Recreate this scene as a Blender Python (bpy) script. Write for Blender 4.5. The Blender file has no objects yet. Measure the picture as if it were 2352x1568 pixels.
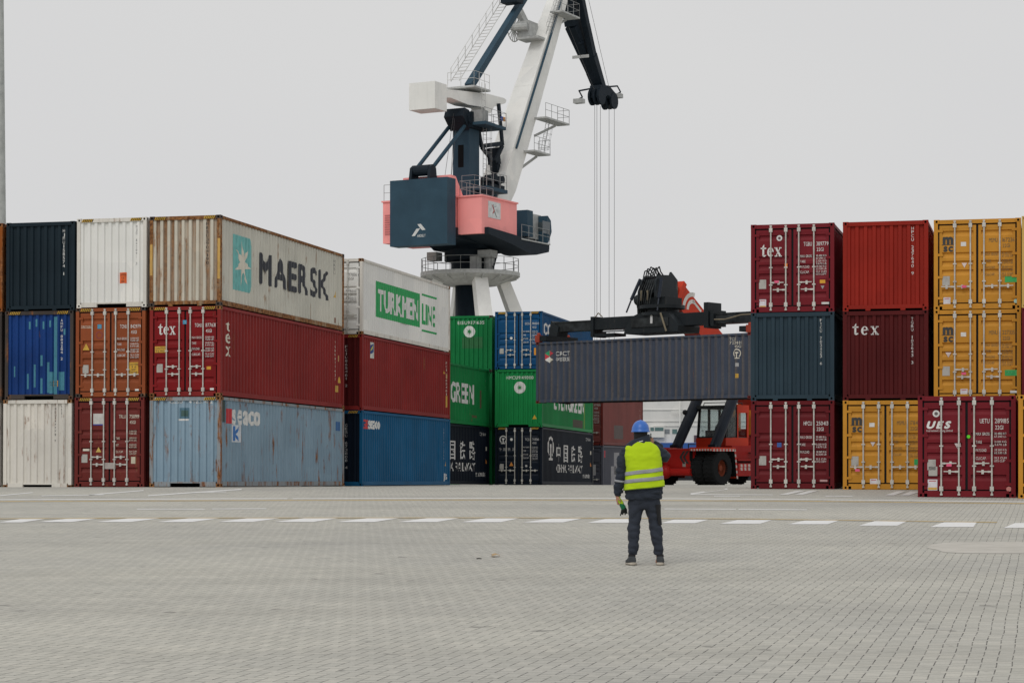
import bpy, bmesh, math, random
from mathutils import Vector, Matrix
random.seed(7)
PI = math.pi
SC = bpy.context.scene
COL = SC.collection
F = 4825.0            # focal length in reference pixels (2352 wide)
CZ = 1.63             # camera height
HY = 1060.0           # horizon row
TH = math.radians(14.25)

def lin(c):
    return tuple((x/12.92 if x <= .04045 else ((x+.055)/1.055)**2.4) for x in c)
def rgb(h, k=1.0):
    h = h.lstrip('#')
    return tuple(min(1, v*k) for v in lin([int(h[i:i+2], 16)/255 for i in (0, 2, 4)]))

# ---------------------------------------------------------------- materials
_mats = {}
class NT:
    def __init__(s, name):
        s.m = bpy.data.materials.new(name); s.m.use_nodes = True
        s.t = s.m.node_tree; s.n = s.t.nodes; s.l = s.t.links
        s.b = s.n['Principled BSDF']
    def new(s, typ, **kw):
        n = s.n.new(typ)
        for k, v in kw.items(): setattr(n, k, v)
        return n
    def link(s, a, b): s.l.new(a, b)
    def noise(s, vec, scale, detail=4, rough=.55, dist=0):
        n = s.new('ShaderNodeTexNoise'); n.inputs['Scale'].default_value = scale
        n.inputs['Detail'].default_value = detail; n.inputs['Roughness'].default_value = rough
        n.inputs['Distortion'].default_value = dist
        s.link(vec, n.inputs['Vector']); return n.outputs['Fac']
    def ramp(s, fac, stops):
        r = s.new('ShaderNodeValToRGB'); e = r.color_ramp.elements
        while len(e) < len(stops): e.new(.5)
        for el, (p, c) in zip(e, stops):
            el.position = p; el.color = (c[0], c[1], c[2], 1) if hasattr(c, '__len__') else (c, c, c, 1)
        s.link(fac, r.inputs['Fac']); return r.outputs['Color']
    def mix(s, fac, a, b, mode='MIX'):
        n = s.new('ShaderNodeMix', data_type='RGBA', blend_type=mode)
        for v, i in ((fac, 0), (a, 6), (b, 7)):
            if hasattr(v, 'is_linked') or isinstance(v, bpy.types.NodeSocket): s.link(v, n.inputs[i])
            elif i == 0: n.inputs[0].default_value = v
            else: n.inputs[i].default_value = (*v, 1)
        return n.outputs[2]
    def math(s, op, a, b=None):
        n = s.new('ShaderNodeMath', operation=op)
        for v, i in ((a, 0), (b, 1)):
            if v is None: continue
            if isinstance(v, bpy.types.NodeSocket): s.link(v, n.inputs[i])
            else: n.inputs[i].default_value = v
        return n.outputs[0]
    def coord(s, scale=(1, 1, 1), rnd=True):
        tc = s.new('ShaderNodeTexCoord'); mp = s.new('ShaderNodeMapping')
        mp.inputs['Scale'].default_value = scale
        src = tc.outputs['Object']
        if rnd:
            oi = s.new('ShaderNodeObjectInfo')
            a = s.new('ShaderNodeVectorMath', operation='MULTIPLY_ADD')
            cb = s.new('ShaderNodeCombineXYZ')
            for i in range(3): s.link(oi.outputs['Random'], cb.inputs[i])
            s.link(cb.outputs[0], a.inputs[0]); a.inputs[1].default_value = (37, 23, 17)
            s.link(src, a.inputs[2]); src = a.outputs[0]
        s.link(src, mp.inputs['Vector']); return mp.outputs[0]

def mat(name, c, rough=.6, metal=0, var=.12, vs=3.0, spec=.15):
    """plain painted / rubber / cloth surface with slight uneven tone"""
    key = ('m', name)
    if key in _mats: return _mats[key]
    t = NT(name); v = t.coord()
    f = t.noise(v, vs, 5)
    d = tuple(x*(1-var*1.6) for x in c); u = tuple(min(1, x*(1+var)) for x in c)
    t.link(t.ramp(f, [(.3, d), (.7, u)]), t.b.inputs['Base Color'])
    t.b.inputs['Roughness'].default_value = rough; t.b.inputs['Metallic'].default_value = metal
    t.b.inputs['Specular IOR Level'].default_value = spec
    _mats[key] = t.m; return t.m

def paint(name, c, rust=.12, dirt=.25, fade=.16, rough=.55, streak=1.0, rustcol=((.10, .035, .015), (.30, .13, .05)), trough=None):
    """weathered container paint: fading, vertical dirt runs and rust patches (object space)"""
    key = ('p', name)
    if key in _mats: return _mats[key]
    t = NT(name)
    v1 = t.coord(); v2 = t.coord((7, 7, .22)); v3 = t.coord((1, 1, .30)); v4 = t.coord((22, 22, 2.2)); v5 = t.coord((.9, .9, .75))
    big = t.noise(v1, .55, 4); fine = t.noise(v1, 9, 5, .6); run = t.noise(v2, 1.0, 6, .6)
    cl = tuple(min(1, x*(1+fade)+.006*fade) for x in c); cd = tuple(x*(1-fade) for x in c)
    col = t.ramp(big, [(.3, cd), (.7, cl)])
    # repainted panels: blocky areas a shade lighter or darker
    vo = t.new('ShaderNodeTexVoronoi', distance='CHEBYCHEV'); vo.inputs['Scale'].default_value = .8; t.link(v5, vo.inputs['Vector'])
    sx_ = t.new('ShaderNodeSeparateColor'); t.link(vo.outputs['Color'], sx_.inputs[0])
    col = t.mix(1.0, col, t.ramp(sx_.outputs[0], [(.2, (.955, .955, .96)), (.55, (1, 1, 1)), (.9, (1.04, 1.03, 1.025))]), 'MULTIPLY')
    runm = t.ramp(run, [(.52, 0), (.72, 1)])
    col = t.mix(t.math('MULTIPLY', runm, dirt*.75*streak), col, tuple(.35*x+.022 for x in c))
    grime = t.ramp(fine, [(.55, 0), (.75, 1)])
    col = t.mix(t.math('MULTIPLY', grime, dirt*.3), col, tuple(.4*x+.03 for x in c))
    # rubbed scratches showing pale primer
    scr = t.ramp(t.noise(v4, 1.0, 3, .7), [(.70, 0), (.74, 1)])
    col = t.mix(t.math('MULTIPLY', scr, .30), col, tuple(min(1, .75*x+.13) for x in c))
    if rust > 0:
        rn = t.noise(v3, 2.6, 9, .68, .4)
        rr = t.math('ADD', t.math('MULTIPLY', rn, .66), t.math('MULTIPLY', run, .34))
        lo = .70-rust*.34
        rm = t.ramp(rr, [(lo-.03, 0), (lo+.05, 1)])
        rc = t.ramp(fine, [(.35, rustcol[0]), (.65, rustcol[1])])
        col = t.mix(rm, col, rc)
    if trough:
        # rust standing in the corrugation troughs of the end wall
        per, x0, lo_, hi_, axis, c0, c1, amt = trough
        tcn = t.new('ShaderNodeTexCoord'); sp = t.new('ShaderNodeSeparateXYZ'); t.link(tcn.outputs['Object'], sp.inputs[0])
        fr = t.math('FRACT', t.math('DIVIDE', t.math('SUBTRACT', sp.outputs[axis], x0), per))
        mk = t.ramp(fr, [(max(lo_-.14, 0), 0 if lo_ > .1 else 1), (lo_+.05, 1), (hi_-.05, 1), (min(hi_+.14, 1), 0)])
        am = t.ramp(t.noise(v2, .8, 5, .65), [(.27, 0), (.56, 1)])
        rc = t.ramp(fine, [(.3, c0), (.7, c1)])
        col = t.mix(t.math('MULTIPLY', t.math('MULTIPLY', mk, am), amt), col, rc)
    t.link(col, t.b.inputs['Base Color'])
    t.b.inputs['Roughness'].default_value = rough
    t.b.inputs['Specular IOR Level'].default_value = .14
    bp = t.new('ShaderNodeBump'); bp.inputs['Strength'].default_value = .15; bp.inputs['Distance'].default_value = .01
    t.link(t.noise(v1, 3.2, 5), bp.inputs['Height']); t.link(bp.outputs[0], t.b.inputs['Normal'])
    _mats[key] = t.m; return t.m

# ---------------------------------------------------------------- mesh builder
class MB:
    def __init__(s): s.v = []; s.f = []; s.m = []
    def add(s, vs, fs, mi=0):
        o = len(s.v); s.v += [tuple(x) for x in vs]
        for f in fs: s.f.append([o+i for i in f]); s.m.append(mi)
        return s
    def box(s, x0, x1, y0, y1, z0, z1, mi=0):
        vs = [(x, y, z) for z in (z0, z1) for y in (y0, y1) for x in (x0, x1)]
        return s.add(vs, [(0, 2, 3, 1), (4, 5, 7, 6), (0, 1, 5, 4), (2, 6, 7, 3), (0, 4, 6, 2), (1, 3, 7, 5)], mi)
    def beam(s, p0, p1, w, h, w1=None, h1=None, up=(0, 0, 1), mi=0):
        p0 = Vector(p0); p1 = Vector(p1); d = (p1-p0).normalized(); up = Vector(up)
        sd = d.cross(up)
        if sd.length < 1e-4: sd = d.cross(Vector((1, 0, 0)))
        sd.normalize(); u = sd.cross(d).normalized()
        w1 = w if w1 is None else w1; h1 = h if h1 is None else h1
        vs = []
        for p, a, b in ((p0, w, h), (p1, w1, h1)):
            for i, j in ((-1, -1), (1, -1), (1, 1), (-1, 1)): vs.append(p+sd*(i*a/2)+u*(j*b/2))
        return s.add(vs, [(3, 2, 1, 0), (4, 5, 6, 7), (0, 1, 5, 4), (1, 2, 6, 5), (2, 3, 7, 6), (3, 0, 4, 7)], mi)
    def tube(s, p0, p1, r, n=8, r1=None, mi=0):
        p0 = Vector(p0); p1 = Vector(p1); r1 = r if r1 is None else r1
        d = (p1-p0).normalized(); a = d.orthogonal().normalized(); b = d.cross(a)
        vs = []
        for p, q in ((p0, r), (p1, r1)):
            for i in range(n):
                t = 2*PI*i/n; vs.append(p+a*(q*math.cos(t))+b*(q*math.sin(t)))
        fs = [(i, (i+1) % n, n+(i+1) % n, n+i) for i in range(n)]
        fs += [tuple(range(n-1, -1, -1)), tuple(range(n, 2*n))]
        return s.add(vs, fs, mi)
    def path(s, pts, r, n=6, mi=0):
        for a, b in zip(pts, pts[1:]): s.tube(a, b, r, n, mi=mi)
        return s
    def prism(s, poly, fn, d0, d1, mi=0):
        """poly: 2-d outline, fn(u, v, d) -> 3-d point"""
        n = len(poly); vs = [fn(u, v, d0) for u, v in poly]+[fn(u, v, d1) for u, v in poly]
        fs = [tuple(range(n-1, -1, -1)), tuple(range(n, 2*n))]+[(i, (i+1) % n, n+(i+1) % n, n+i) for i in range(n)]
        return s.add(vs, fs, mi)
    def lathe(s, prof, c, n=24, axis=(0, 0, 1), mi=0, caps=True):
        c = Vector(c); ax = Vector(axis).normalized(); a = ax.orthogonal().normalized(); b = ax.cross(a)
        vs = []
        for r, z in prof:
            for i in range(n):
                t = 2*PI*i/n; vs.append(c+ax*z+a*(r*math.cos(t))+b*(r*math.sin(t)))
        fs = []
        for k in range(len(prof)-1):
            for i in range(n):
                fs.append((k*n+i, k*n+(i+1) % n, (k+1)*n+(i+1) % n, (k+1)*n+i))
        if caps: fs += [tuple(range(n-1, -1, -1)), tuple(range((len(prof)-1)*n, len(prof)*n))]
        return s.add(vs, fs, mi)
    def loft(s, rings, mi=0, caps=True):
        n = len(rings[0]); vs = [p for r in rings for p in r]; fs = []
        for k in range(len(rings)-1):
            for i in range(n):
                fs.append((k*n+i, k*n+(i+1) % n, (k+1)*n+(i+1) % n, (k+1)*n+i))
        if caps: fs += [tuple(range(n-1, -1, -1)), tuple(range((len(rings)-1)*n, len(rings)*n))]
        return s.add(vs, fs, mi)
    def sphere(s, c, rx, ry=None, rz=None, n=16, m=10, mi=0):
        ry = ry or rx; rz = rz or rx; c = Vector(c)
        rings = []
        for k in range(m+1):
            a = -PI/2+PI*k/m; q = max(math.cos(a), .02)
            rings.append([c+Vector((rx*q*math.cos(2*PI*i/n), ry*q*math.sin(2*PI*i/n), rz*math.sin(a))) for i in range(n)])
        return s.loft(rings, mi)
    def mesh(s, name, mats, smooth=False, fix=True):
        me = bpy.data.meshes.new(name); me.from_pydata(s.v, [], s.f)
        for m in (mats if isinstance(mats, (list, tuple)) else [mats]): me.materials.append(m)
        me.polygons.foreach_set('material_index', s.m)
        if smooth: me.polygons.foreach_set('use_smooth', [True]*len(s.f))
        me.update()
        if fix:
            bm = bmesh.new(); bm.from_mesh(me); bmesh.ops.recalc_face_normals(bm, faces=bm.faces); bm.to_mesh(me); bm.free()
        return me
    def build(s, name, mats, parent=None, smooth=False, fix=True):
        o = bpy.data.objects.new(name, s.mesh(name, mats, smooth, fix)); COL.objects.link(o)
        if parent: o.parent = parent
        return o

def tag(o, label=None, cat=None, group=None, kind=None):
    if label: o['label'] = label
    if cat: o['category'] = cat
    if group: o['group'] = group
    if kind: o['kind'] = kind
    return o
def empty(name, loc=(0, 0, 0), rot=(0, 0, 0), label=None, cat=None, group=None):
    o = bpy.data.objects.new(name, None); COL.objects.link(o); o.empty_display_size = .2
    o.location = loc; o.rotation_euler = rot
    return tag(o, label, cat, group)
def smooth_by_angle(o, ang=40):
    me = o.data
    bm = bmesh.new(); bm.from_mesh(me)
    for e in bm.edges:
        e.smooth = len(e.link_faces) == 2 and e.calc_face_angle(0) < math.radians(ang)
    for f in bm.faces: f.smooth = True
    bm.to_mesh(me); bm.free(); return o

# ---------------------------------------------------------------- terrain profile (metres below the lens, by distance)
HT = [(-60, 2.4), (0, 1.63), (26.4, 1.284), (53.6, .905), (61.3, .80), (65, .79), (67, .81), (78.8, .92), (92, 1.02), (105, 1.157),
      (116, 1.30), (118.6, 1.66), (152, 1.75), (214, 1.9)]
def h_at(Y):
    for (a, p), (b, q) in zip(HT, HT[1:]):
        if Y <= b: return p+(q-p)*(Y-a)/(b-a)
    return HT[-1][1]
def gz(Y): return CZ-h_at(Y)
def PX(x, y, Z): return Vector(((x-1176)*Z/F, Z, CZ+(HY-y)*Z/F))
def gpt(x, y, up=0):
    """the point of the near yard plane seen at a reference pixel"""
    a, b = 8.0, 64.0
    for _ in range(50):
        m = (a+b)/2
        if F*h_at(m)/m > y-HY: a = m
        else: b = m
    return Vector(((x-1176)*a/F, a, gz(a)+up))

# ---------------------------------------------------------------- glyphs
_gl = {}
def glyph(ch, bold=0.0):
    """glyph outline as faces; a bold glyph is the plain one dilated on a fine grid"""
    k = (ch, bold)
    if k in _gl: return _gl[k]
    if bold < .02:
        cu = bpy.data.curves.new('t', 'FONT'); cu.body = ch; cu.resolution_u = 3
        ob = bpy.data.objects.new('t', cu); me = ob.to_mesh()
        vs = [(v.co.x, v.co.y) for v in me.vertices]; fs = [tuple(p.vertices) for p in me.polygons]
        ob.to_mesh_clear(); bpy.data.objects.remove(ob); bpy.data.curves.remove(cu)
        _gl[k] = (vs, fs); return _gl[k]
    vs, fs = glyph(ch, 0.0)
    if not vs: return vs, fs
    c = .0145; x0 = min(p[0] for p in vs)-bold-c; y0 = min(p[1] for p in vs)-bold-c
    nx = int((max(p[0] for p in vs)+bold+c-x0)/c)+1; ny = int((max(p[1] for p in vs)+bold+c-y0)/c)+1
    on = set()
    for f in fs:
        P = [vs[i] for i in f]; n = len(P)
        a0 = int((min(p[0] for p in P)-x0)/c); a1 = int((max(p[0] for p in P)-x0)/c)+1
        b0 = int((min(p[1] for p in P)-y0)/c); b1 = int((max(p[1] for p in P)-y0)/c)+1
        for ix in range(a0, a1+1):
            for iy in range(b0, b1+1):
                px, py = x0+(ix+.5)*c, y0+(iy+.5)*c; sg = [((P[(i+1) % n][0]-P[i][0])*(py-P[i][1])-(P[(i+1) % n][1]-P[i][1])*(px-P[i][0])) for i in range(n)]
                if all(q >= 0 for q in sg) or all(q <= 0 for q in sg): on.add((ix, iy))
    r = bold/c; ri = int(r+.5); K = [(dx, dy) for dx in range(-ri, ri+1) for dy in range(-ri, ri+1) if dx*dx+dy*dy <= r*r+.3]
    fat = {(x+dx, y+dy) for x, y in on for dx, dy in K}
    runs = {}; V = []; Fc = []
    for y in range(-ri-1, ny+ri+2):
        row = sorted(x for x, yy in fat if yy == y); cur = {}
        a = None
        for i, x in enumerate(row):
            if a is None: a = x
            if i+1 == len(row) or row[i+1] != x+1: cur[(a, x)] = y; a = None
        for q in list(runs):
            if q not in cur:
                ya = runs.pop(q); o = len(V); X0, X1, Y0, Y1 = x0+q[0]*c, x0+(q[1]+1)*c, y0+ya*c, y0+y*c
                V += [(X0, Y0), (X1, Y0), (X1, Y1), (X0, Y1)]; Fc.append((o, o+1, o+2, o+3))
        for q in cur: runs.setdefault(q, y)
    _gl[k] = (V, Fc); return _gl[k]
def text_poly(s, u, v, w, h, bold=.015, italic=0, gap=.09):
    """flat lettering fitted to a box: returns verts (u, v) and faces"""
    V = []; Fc = []; x = 0
    cjk = any(ord(c) > 0x2000 for c in s)
    asc = any(c in s for c in 'bdfhklt') or s.upper() == s or any(c.isdigit() for c in s)
    top = .70 if asc else .47
    if cjk: top = .84
    for ch in s:
        if ch == ' ': x += .34; continue
        vs, fs = glyph(ch, bold)
        if not vs: continue
        mn = min(p[0] for p in vs); mx = max(p[0] for p in vs)
        o = len(V); V += [(p[0]-mn+x+italic*p[1], p[1]) for p in vs]; Fc += [tuple(o+i for i in f) for f in fs]
        x += mx-mn+gap
    if not V: return [], []
    x0 = min(p[0] for p in V); x1 = max(p[0] for p in V)
    return [(u+(p[0]-x0)/(x1-x0)*w, v+p[1]/top*h) for p in V], Fc
# ---------------------------------------------------------------- world, sun, camera
SUN_EL, SUN_AZ = math.radians(48), math.radians(205)     # azimuth measured clockwise from +Y
w = bpy.data.worlds.new('World'); SC.world = w; w.use_nodes = True
wn = w.node_tree.nodes; wl = w.node_tree.links
bg = wn['Background']; sky = wn.new('ShaderNodeTexSky'); sky.sky_type = 'NISHITA'; sky.sun_disc = False
sky.sun_elevation = SUN_EL; sky.sun_rotation = SUN_AZ; sky.air_density = 1.0; sky.dust_density = 3.0
tc = wn.new('ShaderNodeTexCoord'); nz = wn.new('ShaderNodeTexNoise'); nz.inputs['Scale'].default_value = 1.6
nz.inputs['Detail'].default_value = 3; mp = wn.new('ShaderNodeMapping'); mp.inputs['Scale'].default_value = (1, 1, 2.2)
rp = wn.new('ShaderNodeValToRGB')
rp.color_ramp.elements[0].position = .3; rp.color_ramp.elements[0].color = (5.9, 5.9, 6.02, 1)
rp.color_ramp.elements[1].position = .7; rp.color_ramp.elements[1].color = (6.3, 6.28, 6.26, 1)
mx = wn.new('ShaderNodeMix'); mx.data_type = 'RGBA'; mx.inputs[0].default_value = .985
wl.new(tc.outputs['Generated'], mp.inputs[0]); wl.new(mp.outputs[0], nz.inputs['Vector']); wl.new(nz.outputs['Fac'], rp.inputs['Fac'])
wl.new(sky.outputs[0], mx.inputs[6]); wl.new(rp.outputs[0], mx.inputs[7]); wl.new(mx.outputs[2], bg.inputs['Color'])
bg.inputs['Strength'].default_value = .109
sl = bpy.data.lights.new('sun', 'SUN'); sl.energy = 1.1; sl.angle = math.radians(35); sl.color = (1, .97, .92)
so = bpy.data.objects.new('sun', sl); COL.objects.link(so)
sd = Vector((math.sin(SUN_AZ)*math.cos(SUN_EL), math.cos(SUN_AZ)*math.cos(SUN_EL), math.sin(SUN_EL)))
so.rotation_euler = sd.to_track_quat('Z', 'Y').to_euler(); so.location = (0, -20, 60)
cam = bpy.data.cameras.new('camera'); co = bpy.data.objects.new('camera', cam); COL.objects.link(co)
co.location = (0, 0, CZ); co.rotation_euler = (PI/2, 0, 0)
cam.sensor_width = 36; cam.lens = 36*F/2352; cam.shift_y = (HY-784)/2352; cam.clip_end = 9000; cam.clip_start = .5
SC.camera = co
vs_ = SC.view_settings; vs_.view_transform = 'Standard'; vs_.look = 'None'; vs_.exposure = 0; vs_.gamma = 1; vs_.use_curve_mapping = False

# ---------------------------------------------------------------- ground
def paver_mat():
    t = NT('concrete_block_paving')
    tcn = t.new('ShaderNodeTexCoord'); m = t.new('ShaderNodeMapping'); m.inputs['Rotation'].default_value = (0, 0, TH)
    t.link(tcn.outputs['Object'], m.inputs['Vector'])
    # slight wobble so the courses are not ruler-straight
    wob = t.new('ShaderNodeTexNoise'); wob.inputs['Scale'].default_value = 1.1; wob.inputs['Detail'].default_value = 4
    t.link(m.outputs[0], wob.inputs['Vector'])
    va = t.new('ShaderNodeVectorMath', operation='MULTIPLY_ADD'); t.link(wob.outputs['Color'], va.inputs[0]); va.inputs[1].default_value = (.035, .03, 0)
    t.link(m.outputs[0], va.inputs[2])
    # herringbone of 2:1 blocks
    WB = .107
    sp = t.new('ShaderNodeSeparateXYZ'); t.link(va.outputs[0], sp.inputs[0]); M = t.math
    x = M('DIVIDE', sp.outputs[0], WB); y = M('DIVIDE', sp.outputs[1], WB)
    ci = M('FLOOR', x); cj = M('FLOOR', y); u = M('SUBTRACT', x, ci); v = M('SUBTRACT', y, cj)
    k = M('FLOORED_MODULO', M('ADD', M('SUBTRACT', ci, cj), .01), 4.0)
    eq = []
    for q in range(4):
        n_ = t.new('ShaderNodeMath', operation='COMPARE'); t.link(k, n_.inputs[0]); n_.inputs[1].default_value = q+.01; n_.inputs[2].default_value = .3; eq.append(n_.outputs[0])
    dl = M('ADD', u, eq[1]); dr = M('ADD', M('SUBTRACT', 1.0, u), eq[0]); db = M('ADD', v, eq[2]); dt = M('ADD', M('SUBTRACT', 1.0, v), eq[3])
    dmin = M('MINIMUM', M('MINIMUM', dl, dr), M('MINIMUM', db, dt))
    jw = t.ramp(dmin, [(.026, 1), (.052, 0)])
    cb = t.new('ShaderNodeCombineXYZ'); t.link(M('SUBTRACT', ci, eq[1]), cb.inputs[0]); t.link(M('SUBTRACT', cj, eq[2]), cb.inputs[1])
    wn_ = t.new('ShaderNodeTexWhiteNoise', noise_dimensions='2D'); t.link(cb.outputs[0], wn_.inputs['Vector'])
    class br: outputs = {'Fac': jw, 'Color': t.ramp(wn_.outputs['Value'], [(0, (.445, .438, .394)), (.5, (.475, .466, .42)), (1, (.505, .492, .44))])}
    big = t.noise(m.outputs[0], .16, 5, .6); med = t.noise(m.outputs[0], 1.7, 5, .6); fine = t.noise(m.outputs[0], 46, 4, .7)
    # joints partly filled with sand: the dark of the joint comes and goes
    jf = t.ramp(t.noise(m.outputs[0], 5.5, 3, .6), [(.34, .10), (.66, 1)])
    jm = t.math('MULTIPLY', br.outputs['Fac'], jf)
    base = t.mix(br.outputs['Fac'], br.outputs['Color'], (.33, .322, .29))
    base = t.mix(jm, base, (.045, .046, .044))
    base = t.mix(1.0, base, t.ramp(big, [(.3, (.86, .86, .875)), (.7, (1.09, 1.08, 1.055))]), 'MULTIPLY')
    base = t.mix(1.0, base, t.ramp(med, [(.3, (.94, .94, .94)), (.7, (1.05, 1.05, 1.05))]), 'MULTIPLY')
    base = t.mix(1.0, base, t.ramp(fine, [(.25, (.86, .86, .86)), (.75, (1.12, 1.12, 1.12))]), 'MULTIPLY')
    # tyre-worn darker lanes and scattered oil spots
    m2 = t.new('ShaderNodeMapping'); m2.inputs['Scale'].default_value = (.05, .5, 1); t.link(tcn.outputs['Object'], m2.inputs['Vector'])
    lane = t.ramp(t.noise(m2.outputs[0], 1.0, 5, .6), [(.5, 0), (.75, 1)])
    base = t.mix(t.math('MULTIPLY', lane, .30), base, (.20, .19, .17))
    spot = t.ramp(t.noise(m.outputs[0], 3.1, 2, .5), [(.70, 0), (.73, 1)])
    base = t.mix(t.math('MULTIPLY', spot, .5), base, (.10, .095, .09))
    t.link(base, t.b.inputs['Base Color']); t.b.inputs['Roughness'].default_value = .85; t.b.inputs['Specular IOR Level'].default_value = .25
    hb = t.math('SUBTRACT', t.math('MULTIPLY', fine, .15), br.outputs['Fac'])
    bp = t.new('ShaderNodeBump'); bp.inputs['Strength'].default_value = .35; bp.inputs['Distance'].default_value = .006
    t.link(hb, bp.inputs['Height']); t.link(bp.outputs[0], t.b.inputs['Normal'])
    return t.m
PAV = paver_mat()
g = MB(); ys = sorted(set([y for y, _ in HT]+[10, 20, 40, 50, 58, 63, 170, 190]))
n = len(ys)
g.add([(x, y, gz(y)) for y in ys for x in (-260, 260)], [(2*i, 2*i+1, 2*i+3, 2*i+2) for i in range(n-1)])
g.add([(-260, 214, gz(214)), (260, 214, gz(214)), (260, 214, -6), (-260, 214, -6)], [(0, 1, 2, 3)])
tag(g.build('ground', PAV, fix=False), 'grey concrete block paving of the container yard', None, None, 'structure')
def sea_mat():
    t = NT('harbour_water'); t.b.inputs['Base Color'].default_value = (.03, .06, .08, 1); t.b.inputs['Roughness'].default_value = .12
    v = t.coord(rnd=False); bp = t.new('ShaderNodeBump'); bp.inputs['Strength'].default_value = .4; bp.inputs['Distance'].default_value = .3
    t.link(t.noise(v, .35, 6), bp.inputs['Height']); t.link(bp.outputs[0], t.b.inputs['Normal']); return t.m
g = MB(); g.add([(-4000, 214, -3.2), (4000, 214, -3.2), (4000, 8000, -3.2), (-4000, 8000, -3.2)], [(0, 1, 2, 3)])
tag(g.build('water', sea_mat(), fix=False), 'grey harbour water beyond the quay', None, None, 'structure')

def marking_mat(name, c, wear=.35):
    t = NT(name); v = t.coord(rnd=False); n1 = t.noise(v, 3.5, 7, .7); n2 = t.noise(v, 24, 4, .7)
    f = t.math('ADD', t.math('MULTIPLY', n1, .6), t.math('MULTIPLY', n2, .4))
    a = t.ramp(f, [(.32+.2*wear, 0), (.40+.22*wear, 1)])
    t.link(t.mix(a, (.36, .345, .31), c), t.b.inputs['Base Color'])
    t.b.inputs['Roughness'].default_value = .7
    return t.m
WHT = marking_mat('worn_white_road_paint', (.74, .74, .73), .05); WHT2 = marking_mat('faded_white_road_paint', (.68, .68, .66), .25)
YEL = marking_mat('faded_yellow_road_paint', (.55, .40, .16), .4)
def strip(pts0, pts1, m, name, label, group=None, up=.005, cuts=1):
    b = MB(); n = len(pts0)
    b.add([gpt(*p, up) for p in pts0]+[gpt(*p, up) for p in pts1], [(i, i+1, n+i+1, n+i) for i in range(n-1)])
    return tag(b.build(name, m, fix=False), label, None, group, 'structure')
def c5(x, y): return (x*.5, 1090+y*.5)
def c6(x, y): return (1176+x*.5, 1090+y*.5)
dash = [(c5, -10, 100, 219, 100, 215, 202), (c5, 175, 330, 217, 330, 465, 199), (c5, 440, 600, 217, 600, 745, 199), (c5, 720, 880, 217, 880, 1020, 198.5),
        (c5, 1000, 1160, 216.5, 1150, 1300, 198), (c5, 1262, 1440, 216.5, 1410, 1565, 198), (c5, 1545, 1720, 217, 1690, 1835, 199), (c5, 1830, 2005, 217, 1960, 2110, 199.5),
        (c5, 2118, 2300, 218, 2230, 2385, 200), (c6, 48, 235, 219, 180, 320, 201), (c6, 345, 530, 220.5, 430, 605, 203), (c6, 680, 840, 222.5, 745, 905, 206),
        (c6, 955, 1140, 225, 1035, 1195, 208), (c6, 1268, 1450, 227.5, 1345, 1503, 210), (c6, 1592, 1770, 234, 1665, 1815, 213), (c6, 1920, 2120, 240, 1985, 2135, 218),
        (c6, 2258, 2460, 244, 2310, 2470, 222)]
for f, a, b_, yb, c, d, yt in dash:
    strip([f(a, yb), f(b_, yb)], [f(c, yt), f(d, yt)], WHT, 'painted_stripe', 'white slanted stripe of the broken line across the paving', 'white stripes of the broken line')
def hline(pts, th, m, label, up=.005):
    strip([(x, y+th/2) for x, y in pts], [(x, y-th/2) for x, y in pts], m, 'painted_line', label, 'thin painted yard lines', up)
hline([(-40, 1147.6), (330, 1146), (660, 1145)], 2.0, WHT2, 'thin white line near the container stacks')
hline([(672, 1145), (1176, 1144), (1500, 1145)], 1.8, WHT2, 'thin white line near the container stacks')
hline([(1500, 1145), (1850, 1147), (2360, 1152.5)], 1.8, WHT2, 'thin white line near the container stacks')
hline([(-40, 1151.5), (700, 1148.5), (1176, 1147.6), (1850, 1150.6), (2360, 1156)], 1.6, YEL, 'faded yellow line beside the thin white line')
hline([(-40, 1191.5), (300, 1189.6), (1176, 1189), (1700, 1191.5), (2290, 1199.5)], 1.4, YEL, 'faded yellow line along the broken white stripes', .007)
for x0, x1, y0, y1 in ((315, 470, 1169, 1169), (487, 612, 1168.5, 1168), (1526, 1690, 1168.5, 1169.3), (1696, 1853, 1169.3, 1170.5)):
    hline([(x0, y0), (x1, y1)], 1.8, WHT2, 'short thin white line in front of the broken stripes')
for x0, y0, x1, y1, t_ in ((340, 1138, 555, 1123.5, 2.6), (205, 1136.5, 330, 1126, 2.2), (0, 1138, 75, 1131, 2.0), (95, 1138.5, 240, 1136, 1.6), (1586, 1134, 1671, 1122.6, 3),
                           (430, 1131, 520, 1129.5, 1.5), (1586, 1135.2, 1776, 1136.2, 1.5), (1896, 1139, 1958, 1139.6, 1.6), (1640, 1139, 1700, 1139, 1.6)):
    hline([(x0, y0), (x1, y1)], t_, WHT2, 'worn white bay line at the foot of the container stacks', .006)
for a, yb, c, yt in ((1225, 92, 1320, 73), (1295, 92, 1378, 73), (1712, 95, 1778, 76), (1785, 95, 1842, 77)):
    strip([c6(a, yb), c6(a+42, yb)], [c6(c-10, yt), c6(c+32, yt)], WHT2, 'painted_stripe', 'slanted white bay mark before the right container stacks', 'slanted white bay marks', .008)
# pale patch of relaid blocks at the right
t = NT('pale_sand_on_paving'); v = t.coord(rnd=False)
t.link(t.ramp(t.noise(v, 2.2, 6, .65), [(.35, (.43, .41, .365)), (.65, (.52, .495, .445))]), t.b.inputs['Base Color']); t.b.inputs['Roughness'].default_value = .9
pp = [(2128, 1258), (2140, 1250), (2162, 1247), (2200, 1244.5), (2290, 1243.5), (2420, 1246), (2420, 1270), (2300, 1271), (2220, 1270.5), (2168, 1268), (2150, 1262)]
b = MB(); b.add([gpt(x, y, .004) for x, y in pp], [tuple(range(len(pp)))])
tag(b.build('paved_patch', t.m, fix=False), 'pale sandy patch on the paving at the right', None, None, 'structure')
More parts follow.
